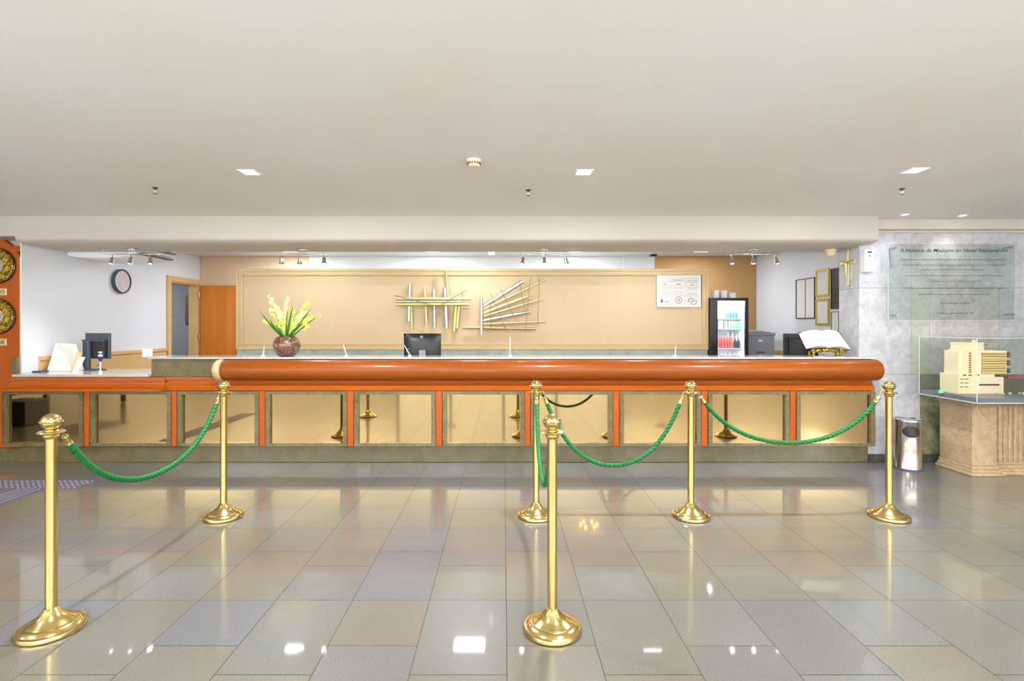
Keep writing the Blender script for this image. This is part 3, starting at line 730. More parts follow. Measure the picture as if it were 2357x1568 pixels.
# ------------- black monitor with round badge
Yc = 5.98; xa, xb = PX(928, Yc), PX(1015, Yc); z1 = PZ(768, Yc); z0 = .93
bm_ = thing('monitor', (PX(972, Yc), Yc, .75), 'black curved back monitor with round silver badge behind the raised desk', 'monitor')
n = 12; v = []; f = []
for j in range(n+1):
    for i in range(n+1):
        u, w = i/n, j/n
        x = xa+(xb-xa)*u+(.012*(1-w)*(1 if u > .5 else -1)*-abs(2*u-1)); z = z0+(z1-z0)*w
        y = Yc+.03-.045*(1-(2*u-1)**4)*(1-(2*w-1)**4)
        v.append((x, y, z))
for j in range(n):
    for i in range(n): a = j*(n+1)+i; f.append((a, a+1, a+n+2, a+n+1))
MB().add(v, f).build('back_shell', M['black'], bm_, smooth=True)
MB().box(xa+.004, xb-.004, Yc+.03, Yc+.045, z0, z1).build('screen', M['dkgrey'], bm_, bev=.003)
bc = P(971, 775, Yc-.018)
rg = MB(); N = 24
rg.tube([bc+Vector((.0155*math.cos(2*PI*i/N), -.004, .0155*math.sin(2*PI*i/N))) for i in range(N+1)], .0016, 6)
rg.add(*(lambda m: (m.v, m.f))(text_mb('DELL', .022, .007, bc+Vector((0, -.005, -.0035)), bold=.01)))
rg.build('badge', M['chrome'], bm_)
MB().box(PX(966, Yc), PX(981, Yc), Yc-.05, Yc-.02, .75, PZ(806, Yc)).build('stand_neck', M['cabinet'], bm_, bev=.003)
MB().lathe([(.12, 0), (.12, .008), (0, .014)], (PX(973, Yc), Yc, .75), n=32).build('foot', M['black'], bm_)

# ------------- flower bowl
Yv = 5.56; X = PX(660, Yv)
fb = thing('flower_arrangement', (X, Yv, ZS), 'round brown crackled glass bowl of yellow flowers and green blades on the worktop', 'flowers')
MB().lathe([(.0, 0), (.062, 0), (.09, .012), (.118, .045), (.136, .095), (.138, .125), (.126, .165), (.100, .198), (.086, .208), (.082, .2)], (X, Yv, ZS), n=48).build('bowl', M['pot'], fb, smooth=True)
MB().lathe([(0, .185), (.098, .185), (.09, .17)], (X, Yv, ZS), n=32).build('moss', M['stem'], fb)
base = P(660, 775, Yv)
def blade(tx, ty, w, m, dy=0, nm='leaf'):
    tip = P(tx, ty, Yv); tip.y += dy; b = base+Vector(((tip.x-base.x)*.12, dy*.2, -.02))
    d = (tip-b); L = d.length; d.normalize(); s = d.cross(Vector((0, 1, 0))).normalized()
    v = []; f = []
    for i in range(9):
        t = i/8; ww = w*(math.sin(PI*min(1, .18+t*.82))**.8)*(1 if t < .99 else .02); p = b+d*(L*t)+Vector((0, -.02*math.sin(PI*t), .0))
        v += [p-s*ww, p+Vector((0, -.004, 0)), p+s*ww]
    for i in range(8):
        a = 3*i; f += [(a, a+1, a+4, a+3), (a+1, a+2, a+5, a+4)]
    m2 = MB().add(v, f); o = m2.build(nm, m, fb, smooth=True)
    so = o.modifiers.new('s', 'SOLIDIFY'); so.thickness = .002
for (tx, ty, w, m, dy) in ((594, 711, .006, 'leaf', 0), (598, 720, .011, 'leafp', .02), (622, 734, .012, 'leaf', -.03), (667, 712, .007, 'leaf', -.05), (679, 703, .008, 'leaf', -.05), (692, 692, .012, 'leafp', .03), (717, 710, .009, 'leaf', 0), (732, 727, .006, 'leaf', .0), (702, 742, .009, 'leaf', -.04), (617, 740, .009, 'leaf', -.02), (640, 745, .012, 'leaf', -.05), (690, 752, .013, 'leaf', -.05), (632, 716, .009, 'leafp', .0)):
    blade(tx, ty, w, M[m], dy)
def spray(pts, m, seed, dy=0, dens=1):
    rr = random.Random(seed); P3 = [P(a, b, Yv)+Vector((0, dy*(i/(len(pts)-1)), 0)) for i, (a, b) in enumerate(pts)]
    path = [base+Vector((0, 0, -.02))]+P3
    # smooth path
    fine = []
    for i in range(len(path)-1):
        for k in range(6): fine.append(path[i].lerp(path[i+1], k/6))
    fine.append(path[-1])
    st = MB().tube(fine, .0022, 6).build('flower_stem', M['stem'], fb)
    fl_ = MB()
    N = len(fine)
    for i in range(4, N):
        t = i/N
        for k in range(3 if t < .8 else 2):
            c = fine[i]+Vector((rr.uniform(-.012, .012), rr.uniform(-.014, .014), rr.uniform(-.01, .01)))
            R_ = .0175*(1.25-.75*t)*rr.uniform(.8, 1.2)
            nb = 5; ax = Vector((rr.uniform(-1, 1), rr.uniform(-1.6, -.2), rr.uniform(-.6, .8))).normalized(); u = ax.orthogonal().normalized(); w = ax.cross(u)
            for q in range(nb):
                a = 2*PI*q/nb+rr.random(); dd = u*math.cos(a)+w*math.sin(a); e = ax.cross(dd)
                tip = c+dd*R_+ax*.004
                fl_.add([c, c+dd*R_*.6+e*R_*.42, tip, c+dd*R_*.6-e*R_*.42], [(0, 1, 2), (0, 2, 3)])
    fl_.build('blossoms', m, st)
spray([(650, 750), (640, 720), (634, 705), (624, 695), (629, 688), (622, 680)], M['petal2'], 1, -.03)
spray([(655, 745), (645, 722), (638, 708), (622, 718), (618, 710)], M['petal2'], 2, .03)
spray([(658, 740), (658, 715), (657, 700), (662, 692), (664, 686)], M['petal2'], 3)
spray([(665, 745), (675, 725), (680, 715), (672, 708)], M['petal'], 4, -.05)
spray([(672, 750), (690, 725), (702, 705), (708, 698), (704, 694)], M['petal'], 5, .03)
spray([(672, 750), (695, 740), (712, 735), (722, 730), (738, 726)], M['petal'], 6, -.02)
spray([(670, 755), (690, 748), (706, 745), (712, 752), (700, 760)], M['petal'], 7, -.04)
spray([(640, 755), (622, 745), (612, 742), (606, 738)], M['petal'], 8, 0)
spray([(655, 760), (650, 745), (646, 755), (655, 742)], M['petal'], 9, -.07)
spray([(665, 762), (668, 750), (662, 740), (660, 728)], M['petal'], 10, -.07)
spray([(648, 760), (636, 735), (628, 725), (620, 722)], M['petal'], 11, .05)
spray([(668, 760), (684, 742), (694, 728), (700, 718), (715, 722)], M['petal2'], 12, .0)

# ------------- tube sculptures on the partition
def tubes(name, label, lst, rods):
    xs = [p for t in lst for p in (t[0], t[2])]; ys = [p for t in lst for p in (t[1], t[3])]
    t = thing(name, P((min(xs)+max(xs))/2, max(ys), YP-.05), label, 'wall sculpture', 'metal tube sculptures on the yellow partition')
    for (x0, y0, x1, y1, r, m, dd) in lst:
        Y = YP-.03-dd; a, b = P(x0, y0, Y), P(x1, y1, Y); rr = r*Y/F
        MB().cyl(a, b, rr, n=20).build('tube', M[m], t, smooth=True)
    for (x0, y0, x1, y1, dd) in rods:
        Y = YP-.03-dd; MB().cyl(P(x0, y0, Y), P(x1, y1, Y), .004, n=8).build('rod', M['rod'], t)
    # wall pegs
    (xa, ya, xb_, yb_) = lst[-1][:4]
    m = MB()
    for s in (.2, .8):
        q = P(xa+(xb_-xa)*s, ya+(yb_-ya)*s, YP-.06); m.cyl(q, (q.x, YP, q.z), .006, n=8)
    m.build('wall_peg', M['metald'], t)
    return t
tubes('tube_sculpture', 'left metal sculpture of crossing horizontal and vertical tubes on the yellow partition', [
    (943.6, 654, 941, 740, 4, 'silver', .04), (947, 700, 947.5, 759, 3, 'greenrod', .02), (978, 663, 982, 746, 3, 'brassd', .03), (1002, 638, 1006, 724, 1.6, 'tanrod', .03),
    (999, 666, 1000.5, 756, 3.6, 'silver', .04), (1027, 623, 1033, 705, 2.2, 'brassd', .03), (1024.5, 663, 1028, 756, 4.8, 'silver', .05), (1050, 700, 1045, 763, 4.2, 'greenrod', .04), (1057, 700, 1052, 756, 3, 'brassd', .03),
    (910, 694, 1062, 694, 3, 'silver', .09), (912, 701, 1079, 701, 3.8, 'greenrod', .10), (915.6, 687, 1083, 688, 3.8, 'brassd', .10)],
    [(908, 680, 1003, 704.7, .13), (990, 717, 1072, 669, .14), (1064, 672, 1064, 690, .12), (1062, 711, 1080, 711, .02)])
tubes('tube_sculpture', 'right metal sculpture of fanned tubes spreading from an upright on the yellow partition', [
    (1108, 686, 1108, 770, 3.6, 'silver', .12),
    (1110, 707, 1204, 648, 4.8, 'silver', .06), (1110, 714, 1255, 644, 2.6, 'brassd', .07), (1110, 722, 1215, 682, 3.8, 'brassd', .06), (1110, 729, 1249, 688, 2.6, 'brassd', .07), (1110, 739, 1218, 718, 4.2, 'silver', .06), (1110, 746, 1255, 740, 2.2, 'brassd', .07), (1066, 754, 1234, 757, 3.4, 'tanrod', .06)],
    [(1130, 678, 1168.5, 765, .11), (1127, 691, 1130, 759, .11), (1153, 666, 1189, 741, .11), (1195, 645, 1211, 727, .12), (1221, 637, 1209, 765, .13), (1241, 639, 1238, 751, .12)])

# ------------- notice on the partition
Yn = YP-.036
ps = thing('notice_poster', P(1562, 707, Yn), 'white framed legal notice with three columns on the yellow partition', 'poster')
a, b = P(1512, 707, Yn), P(1613, 634, Yn)
MB().box(a.x, b.x, Yn, YP+.001, a.z, b.z).build('frame', M['silver'], ps, bev=.003)
MB().box(a.x+.016, b.x-.016, Yn-.002, Yn+.001, a.z+.016, b.z-.016).build('sheet', M['paper'], ps)
ln = MB(); Yt = Yn-.003
def hl(x0, x1, y, t=.5): ln.box(PX(x0, Yt), PX(x1, Yt), Yt, Yt+.001, PZ(y+t/2, Yt), PZ(y-t/2, Yt))
for y in (648, 658.5, 681): hl(1516, 1610, y, .35)
for x in (1546.5, 1577): ln.box(PX(x-.2, Yt), PX(x+.2, Yt), Yt, Yt+.001, PZ(703, Yt), PZ(638, Yt))
for y in (662, 664.6, 668.5, 673.5, 677.5): hl(1525, 1543, y, .5)
for y in (644, 645.4, 662, 665, 671.5, 674.8, 678): hl(1550, 1573, y, .55)
for y in (641.5, 645.5, 649.8, 662, 664, 667.5, 675, 678): hl(1582, 1605, y, .55)
for x0, x1, y in ((1526, 1533, 654.5), (1557, 1567, 654.5), (1590, 1598, 656)): hl(x0, x1, y, 1.6)
ln.build('printed_lines', M['txtg'], ps)
MB().prism([(PX(1523.5, Yt), PZ(687, Yt)), (PX(1525.5, Yt), PZ(692, Yt)), (PX(1526, Yt), PZ(696.5, Yt)), (PX(1521, Yt), PZ(696.5, Yt)), (PX(1521.5, Yt), PZ(692, Yt))], 'Y', Yt-.001, Yt+.001).build('blue_emblem', M['bluep'], ps)
text_mb('150', PX(1540, Yt)-PX(1530, Yt), .022, (PX(1535, Yt), Yt-.001, PZ(696.5, Yt)), bold=.015).build('number', M['txtg'], ps)
cc = P(1562, 691, Yt); N = 28
rg = MB().tube([cc+Vector((.045*math.cos(2*PI*i/N), 0, .045*math.sin(2*PI*i/N))) for i in range(N+1)], .003, 6)
rg.tube([cc+Vector((.017*math.cos(2*PI*i/N), 0, .017*math.sin(2*PI*i/N))) for i in range(N+1)], .003, 6); rg.build('round_emblem', M['redp'], ps)
c2 = P(1594, 694, Yt)
lg = MB()
k = 6*Yt/F
lz = [(-1.8, -.1), (-1.2, .9), (-.6, 1.15), (.1, 1.1), (.7, .3), (1.8, .25), (1.2, -.9), (.6, -1.2), (-.1, -1.1), (-.7, -.3), (-1.8, -.1)]
lg.tube([c2+Vector((x*k, 0, z*k)) for x, z in lz], .003, 6).sphere(c2, .008, 8, 6); lg.build('winged_emblem', M['redp'], ps)

# ------------- drinks fridge
Yg = 7.2; xa, xb = PX(1635, Yg), PX(1723, Yg); zt = PZ(686, Yg); D = .5
frg = thing('drinks_fridge', ((xa+xb)/2, Yg+D/2, 0), 'tall black framed glass door drinks fridge, brightly lit inside', 'fridge')
sh = MB().box(xa, xa+.035, Yg+.03, Yg+D, 0, zt).box(xb-.03, xb, Yg+.03, Yg+D, 0, zt).box(xa, xb, Yg+.03, Yg+D, zt-.04, zt).box(xa, xb, Yg+.03, Yg+D, 0, .12).box(xa, xb, Yg+D-.03, Yg+D, 0, zt)
sh.build('cabinet', M['black'], frg, bev=.004)
MB().box(xa+.036, xb-.031, Yg+D-.04, Yg+D-.031, .12, zt-.04).box(xa+.036, xa+.04, Yg+.04, Yg+D-.04, .12, zt-.04).box(xb-.035, xb-.031, Yg+.04, Yg+D-.04, .12, zt-.04).build('liner', M['whitep'], frg)
dr = MB().box(xa, xa+.10, Yg, Yg+.03, .1, zt).box(xb-.045, xb, Yg, Yg+.03, .1, zt).box(xa+.1, xb-.045, Yg, Yg+.03, zt-.04, zt).box(xa+.1, xb-.045, Yg, Yg+.03, .1, .17).build('door', M['black'], frg, bev=.003)
MB().box(xa+.1, xb-.045, Yg+.012, Yg+.018, .17, zt-.04).build('door_glass', M['glassf'], dr)
MB().box(xa+.05, xb-.05, Yg+.05, Yg+.08, zt-.055, zt-.041).build('light_strip', M['led'], frg)
area('lamp', ((xa+xb)/2, Yg+.12, zt-.07), .35, 5, (.96, .98, 1), sy=.1)
FR = (xa, xb)
shelf_z = [PZ(py, Yg+.1) for py in (734, 757.5, 802)]
for z in shelf_z:
    MB().box(xa+.042, xb-.037, Yg+.06, Yg+D-.05, z-.012, z).build('shelf', M['whitep'], frg, bev=.002)
for z in shelf_z: area('lamp', ((xa+xb)/2+.02, Yg+.09, z-.014), .34, 1.0, (.96, .98, 1), sy=.02)  # lamps added under the shelves to brighten the drinks, without any fitting
MB().box(xa+.042, xb-.037, Yg+.06, Yg+D-.05, .90, .91).build('shelf', M['whitep'], frg)
def drink(x, y, z, r, h, m, nm, lab, grp, cap=None, neck=False):
    t = thing(nm, (x, y, z), lab, nm.split('_')[-1], grp)
    pr = [(0, 0), (r*.85, 0), (r, .006), (r, h*.9), (r*.85, h*.96), (r*.8, h), (0, h)] if not neck else [(0, 0), (r*.9, 0), (r, .006), (r, h*.6), (r*.35, h*.82), (r*.3, h*.98), (0, h*.98)]
    MB().lathe(pr, (x, y, z), n=16).build('body', m, t, smooth=True)
    MB().lathe([(r*.33, h*.97), (r*.33, h+.006), (0, h+.008)] if neck else [(r*.75, h*.995), (r*.72, h+.002), (0, h+.002)], (x, y, z), n=14).build('cap', cap or M['silver'], t)
def row(pxs, y, z, r, h, m, nm, lab, grp, **k):
    for p in pxs: drink(PX(p, y), y, z, r, h, m, nm, lab, grp, **k)
ys = Yg+.16
row((1671.5, 1678, 1684.5, 1691, 1697.5), ys, shelf_z[0], .018, .095, M['cora'], 'blue_can', 'blue drink can in the row on the fridge top shelf', 'blue cans on the fridge top shelf')
drink(PX(1661, ys), ys, shelf_z[0], .024, .15, M['corw'], 'tall_bottle', 'clear bottle with blue cap at left of the fridge top shelf', None, cap=M['cora'], neck=True)
row((1656, 1662), ys, shelf_z[1], .016, .115, M['corp'], 'pink_bottle', 'pink drink bottle at left of the fridge second shelf', 'pink bottles on the second shelf')
row((1671,), ys, shelf_z[1], .02, .11, M['corw'], 'pale_can', 'pale grey can between pink and green drinks on the second shelf', None)
row((1679, 1685, 1691, 1697, 1703), ys, shelf_z[1], .018, .11, M['corg'], 'green_can', 'green drink can in the row on the fridge second shelf', 'green cans on the second shelf')
row((1656, 1663, 1670, 1677, 1684), ys, shelf_z[2], .02, .16, M['corr'], 'red_bottle', 'red drink bottle in the row on the fridge third shelf', 'red bottles on the third shelf', neck=False)
row((1692, 1699), ys, shelf_z[2], .018, .15, M['dkgrey'], 'dark_bottle', 'dark bottle at right of the fridge third shelf', 'dark bottles on the third shelf', neck=True)
row((1676, 1686, 1695), ys+.1, shelf_z[2], .02, .22, M['corw'], 'clear_bottle', 'clear water bottle behind the red bottles in the fridge', 'clear bottles at the back of the third shelf', neck=True)
row((1660, 1670, 1680, 1690, 1700), ys, .911, .022, .14, M['corw'], 'water_bottle', 'clear water bottle on the lowest visible fridge shelf', 'water bottles on the lowest shelf', cap=M['cora'], neck=True)
for (a, b, y, lb) in ((1643, 1654, 668, 'left white carton standing on top of the fridge'), (1660, 1672, 669, 'middle white carton standing on top of the fridge'), (1679, 1692, 674, 'short right white carton standing on top of the fridge')):
    tag(MB().box(PX(a, Yg+.1), PX(b, Yg+.1), Yg+.08, Yg+.2, zt+.001, PZ(y, Yg+.1)).build('carton', M['paper'], bev=.002), lb, 'carton', 'cartons on the fridge')

# ------------- filing cabinet
Yq = 7.6; xa, xb = PX(1717, Yq), PX(1784, Yq); zt = PZ(766, Yq)
fc = thing('filing_cabinet', ((xa+xb)/2, Yq+.3, 0), 'grey metal filing cabinet right of the drinks fridge', 'cabinet')
MB().box(xa, xb, Yq+.02, Yq+.6, 0, zt-.02).box(xa-.004, xb+.008, Yq-.002, Yq+.605, zt-.04, zt).build('body', M['cabinet'], fc, bev=.003)
for k in range(4):
    z1_ = zt-.05-k*.315; z0_ = z1_-.305
    d = MB().box(xa+.008, xb-.008, Yq, Yq+.02, z0_, z1_).build('drawer', M['cabinet'], fc, bev=.004)
    MB().box((xa+xb)/2-.055, (xa+xb)/2+.055, Yq-.018, Yq, z0_+.07, z0_+.082).build('handle', M['dkgrey'], d, bev=.003)
    MB().box((xa+xb)/2-.03, (xa+xb)/2+.03, Yq-.004, Yq, z1_-.08, z1_-.05).build('label_holder', M['whitep'], d, bev=.002)
pl = thing('paper_pile', ((xa+xb)/2, Yq+.2, zt), 'loose pile of papers and folders on top of the filing cabinet', 'papers')
for k in range(6):
    mm = MB().box(xa+.01+.02*random.random(), xb-.03-.05*random.random()-.02*k, Yq+.02+.03*random.random(), Yq+.32, zt+.001+k*.006, zt+.006+k*.006)
    c = Vector(((xa+xb)/2, Yq+.2, 0)); mm.xf(Matrix.Translation(c) @ Matrix.Rotation(random.uniform(-.08, .08), 4, 'Z') @ Matrix.Translation(-c))
    mm.build('sheet', M['paper'] if k % 3 else M['board'], pl)

# ------------- dark screen behind the book
Yb = 6.15; xa, xb = PX(1805, Yb), PX(1884, Yb)
ds = thing('monitor', (PX(1845, Yb), Yb, .75), 'plain black monitor back behind the open book at the right end', 'monitor')
MB().box(xa, xb, Yb, Yb+.03, .86, PZ(768, Yb)).build('screen', M['black'], ds, bev=.004)
MB().box(xa+.05, xb-.05, Yb-.02, Yb, .88, PZ(778, Yb)).build('back_cover', M['black'], ds, bev=.01)
MB().box(PX(1845, Yb)-.03, PX(1845, Yb)+.03, Yb-.01, Yb+.02, .76, .9).box(PX(1845, Yb)-.11, PX(1845, Yb)+.11, Yb-.08, Yb+.1, .75, .762).build('stand', M['black'], ds)

# ------------- open book on ornate stand
Yk2 = 5.56
bk = thing('open_book', P(1905, 808, Yk2), 'large open white paged book leaning on the ornate gilt stand', 'book')
def page(pts, d0):
    n = 10; v = []; f = []
    (bl, tl, tr, br) = [P(x, y, Y) for x, y, Y in pts]
    for i in range(n+1):
        u = i/n; b = .030*math.sin(PI*u)**.8 if 0 < u < 1 else 0
        for w in (0, 1):
            p = (bl.lerp(br, u)).lerp(tl.lerp(tr, u), w); v.append(p+Vector((0, -b*.6-.010, b*.8)))
        for w in (0, 1):
            p = (bl.lerp(br, u)).lerp(tl.lerp(tr, u), w); v.append(p+Vector((0, .008, 0)))
    for i in range(n):
        a = 4*i; c = a+4
        f += [(a, c, c+1, a+1), (a+2, a+3, c+3, c+2), (a+1, c+1, c+3, a+3), (a, a+2, c+2, c)]
    f += [(0, 1, 3, 2), (4*n, 4*n+2, 4*n+3, 4*n+1)]
    return MB().add(v, f)
page([(1856, 803, 5.50), (1839, 768, 5.63), (1890, 762, 5.63), (1905, 801, 5.50)], 0).build('left_pages', M['paper'], bk, smooth=True)
page([(1905, 801, 5.50), (1891, 762, 5.63), (1932, 768, 5.63), (1957, 805, 5.50)], 0).build('right_pages', M['paper'], bk, smooth=True)
pt = MB()
for side in (0, 1):
    for k in range(9):
        w0 = .2+.068*k
        for (ua, ub) in ((.14, .46), (.54, .86)):
            if side == 0: bl, tl, tr, br = P(1856, 803, 5.50), P(1839, 768, 5.63), P(1890, 762, 5.63), P(1905, 801, 5.50)
            else: bl, tl, tr, br = P(1905, 801, 5.50), P(1891, 762, 5.63), P(1932, 768, 5.63), P(1957, 805, 5.50)
            q = []
            for (u, w) in ((ua, w0), (ub, w0), (ub, w0+.02), (ua, w0+.02)):
                b = .030*math.sin(PI*u)**.8
                q.append((bl.lerp(br, u)).lerp(tl.lerp(tr, u), w)+Vector((0, -b*.6-.0125, b*.8+.001)))
            pt.add(q, [(0, 1, 2, 3)])
pt.build('printed_lines', M['txtg2'], bk)
MB().add([P(1853, 805, 5.515), P(1959, 807, 5.515), P(1934, 766, 5.65), P(1837, 765, 5.65), P(1853, 805, 5.522), P(1959, 807, 5.522), P(1934, 766, 5.657), P(1837, 765, 5.657)], [(0, 1, 2, 3), (4, 7, 6, 5), (0, 4, 5, 1), (1, 5, 6, 2), (2, 6, 7, 3), (3, 7, 4, 0)]).build('cover', M['darkwood'], bk)
bs = thing('book_stand', (PX(1908, 5.47), 5.47, ZS), 'ornate gilt scrollwork book stand under the open book', 'book stand')
rr = random.Random(5)
sc = MB(); x0, x1 = PX(1872, 5.45), PX(1946, 5.45)
for i in range(34):
    t = i/33; x = x0+(x1-x0)*t; z = 1.168+.010*math.sin(t*PI)+rr.uniform(-.008, .008)
    sc.sphere((x, 5.45+rr.uniform(-.012, .012), z), rr.uniform(.011, .017), 8, 6, (1, .7, rr.uniform(.8, 1.3)))
sc.box(x0, x1, 5.455, 5.53, 1.158, 1.165)
sc.build('scroll_rail', M['ornate'], bs, smooth=True)
for x in (x0+.006, x1-.05, x0+.1, x1-.12):
    if x in (x0+.006, x1-.05):
        MB().lathe([(.02, 0), (.022, .01), (.01, .02), (.013, .035), (.018, .06), (.008, .075)], (x, 5.45, ZS), n=14).build('foot', M['ornate'], bs, smooth=True)
        MB().lathe([(.018, 0), (.012, .02), (.01, .05)], (x+.02, 5.56, ZS), n=12).build('foot', M['ornate'], bs, smooth=True)
MB().box(PX(1898, 5.57), PX(1912, 5.57), 5.53, 5.545, 1.16, 1.22).build('back_rest', M['ornate'], bs)
for i, px in enumerate((1888, 1936)):
    X = PX(px, 5.40)
    tag(MB().box(X-.045, X+.03, 5.395, 5.43, ZS, ZS+.004).build('card', M['paper']), ('left' if i == 0 else 'right')+' small pale card lying under the gilt book stand', 'card', 'cards under the stand')

# ------------- framed papers on the right office wall
XWR = 4.167
def yy(px, X=XWR-.01): return X*F/(px-CX)
def wall_frame(px0, px1, ya, yb_, lab, fm, inner, name='framed_certificate', w=.02, split=False):
    y1, y0 = yy(px0), yy(px1); zt = PZ(ya, y0); z0 = PZ(yb_, y0)
    t = thing(name, (XWR, (y0+y1)/2, z0), lab, 'frame', 'framed papers on the office side wall')
    m = MB()
    m.box(XWR-.02, XWR, y0, y1, z0, z0+w).box(XWR-.02, XWR, y0, y1, zt-w, zt).box(XWR-.02, XWR, y0, y0+w, z0+w, zt-w).box(XWR-.02, XWR, y1-w, y1, z0+w, zt-w)
    if split: m.box(XWR-.016, XWR, (y0+y1)/2-.004, (y0+y1)/2+.004, z0, zt)
    m.build('frame', M[fm], t, bev=.002)
    MB().box(XWR-.01, XWR-.001, y0+w*.9, y1-w*.9, z0+w*.9, zt-w*.9).build('sheet', M[inner], t)
    return t
wall_frame(1833, 1876, 638, 733, 'thin framed double notice sheet hung leftmost on the office side wall', 'metald', 'paper', w=.009, split=True)
wall_frame(1878, 1909, 617, 682, 'upper gilt framed certificate on the office side wall', 'gilt', 'paper', w=.028)
wall_frame(1878, 1909, 686, 749, 'lower gilt framed certificate on the office side wall', 'gilt', 'paper', w=.028)
wall_frame(1913.5, 1932, 616, 711, 'dark printed notice board beside the marble pillar', 'metald', 'paperd', 'notice_board', w=.008)
wall_frame(1913.5, 1932, 716, 764, 'small pale notice under the dark notice board beside the pillar', 'cabinet', 'paper', 'notice_sheet', w=.012)

# ------------- crucifix on the side of the pillar
XC = XM-.012; yc_ = XM*F/(1954-CX); zc = PZ(605, yc_)
cr = thing('crucifix', (XM, yc_, PZ(660, yc_)), 'ornate gold crucifix hung on the side of the marble pillar', 'crucifix')
cz0, cz1 = PZ(660, yc_), PZ(574, yc_)
m = MB().box(XC-.006, XC+.008, yc_-.012, yc_+.012, cz0+.02, cz1-.02).box(XC-.006, XC+.008, yc_-.11, yc_+.11, zc-.011, zc+.011)
for (dy, z, s) in ((-.115, zc, .026), (.115, zc, .026), (0, cz1-.022, .022), (0, cz0+.022, .018)):
    m.sphere((XC, yc_+dy, z), s, 12, 8, (.45, 1, 1)); 
    for a in range(3):
        aa = a*2.1+.5; m.sphere((XC, yc_+dy+s*.7*math.cos(aa), z+s*.7*math.sin(aa)), s*.5, 10, 6, (.5, 1, 1))
m.build('cross', M['brassd'], cr, bev=.002)
def bodyline(pts, radii): 
    return MB().tube(pts, radii, 10)
fx = XC-.018
fg = MB()
fg.tube([(fx, yc_, zc+.0), (fx-.003, yc_, zc-.03), (fx, yc_+.002, zc-.06), (fx-.006, yc_-.004, zc-.10), (fx, yc_+.002, zc-.145), (fx, yc_, zc-.165)], [.014, .017, .012, .012, .007, .006], 12)
for s in (-1, 1): fg.tube([(fx, yc_+s*.008, zc-.004), (fx, yc_+s*.05, zc+.008), (fx, yc_+s*.092, zc+.014)], [.007, .005, .004], 8)
fg.sphere((fx-.004, yc_+.004, zc+.024), .012, 12, 8, (1, .85, 1.25))
fg.build('figure', M['brass'], cr, smooth=True)
# dome camera under the beam
X, Y = 3.62, 5.86
cm = thing('dome_camera', (X, Y, 2.27), 'cream dome camera under the beam beside the crucifix', 'camera')
MB().lathe([(.06, 0), (.06, -.02), (.052, -.026)], (X, Y, 2.27), n=28).build('mount', M['ivory'], cm, smooth=True)
MB().lathe([(.048, -.024), (.046, -.045), (.03, -.066), (0, -.074)], (X, Y, 2.27), n=28).build('dome', M['ivory'], cm, smooth=True)
# white dispenser on pillar front
xa, xb = PX(1988, 5.5), PX(2013, 5.48)
dp = thing('wall_dispenser', ((xa+xb)/2, YM, PZ(627, 5.5)), 'narrow white dispenser box on the front of the marble pillar', 'dispenser')
MB().box(xa, xb, YM-.075, YM-.001, PZ(626, 5.49), PZ(575, 5.49)).build('housing', M['whitep'], dp, bev=.006)
MB().box(xa+.03, xb-.025, YM-.078, YM-.074, PZ(582, 5.48), PZ(579, 5.48)).build('slot', M['dark'], dp)
MB().cyl(((xa+xb)/2+.005, YM-.079, PZ(589, 5.48)), ((xa+xb)/2+.005, YM-.074, PZ(589, 5.48)), .007, n=14).build('sensor', M['dkgrey'], dp)

# cable on the back wall above partition
cb2 = MB().tube([P(1432, 589, 8.6), P(1440, 590, 8.6), P(1462, 584, 8.6), P(1508, 584, 8.6)], .005, 6).tube([P(1434, 589, 8.6), P(1434, 625, 8.6)], .006, 6)
tag(cb2.build('conduit', M['whitep']), 'thin pale cable conduit on the back wall above the yellow partition', 'cable')
tag(MB().box(PX(1500, 8.5), PX(1512, 8.5), 8.5, 8.6, 2.57-.02, 2.574).build('junction_box', M['dark']), 'tiny dark junction box under the office ceiling above the notice', 'box')

# ================================================================== RIGHT SIDE: GLASS PLAQUE, BIN, MODEL
Yq = YM-.09; xa, xb = PX(2045, Yq), PX(2337, Yq); z0, z1 = PZ(737, Yq), PZ(562, Yq)
pq = thing('glass_plaque', ((xa+xb)/2, Yq, z0), 'large clear glass plaque with black script fixed to the marble wall', 'plaque')
MB().box(xa, xb, Yq, Yq+.01, z0, z1).build('glass_plate', M['glassp'], pq)
MB().box(xa, xb, Yq-.0005, Yq+.0105, z0-.002, z0).box(xa-.002, xa, Yq-.0005, Yq+.0105, z0, z1).box(xb, xb+.002, Yq-.0005, Yq+.0105, z0, z1).build('polished_edge', M['edge'], pq)
for px, py in ((2061, 571), (2329, 569), (2064, 726), (2331, 724)):
    q = P(px, py, Yq)
    MB().cyl((q.x, Yq-.014, q.z), (q.x, YM-.001, q.z), .010, n=20).build('standoff', M['steel'], pq)
text_mb('A História da Maquete do Hotel Nacional Inn', PX(2320, Yq)-PX(2071, Yq), .034, (PX(2195, Yq), Yq-.001, PZ(580, Yq)), shear=.28, bold=.004).build('title', M['txt'], pq)
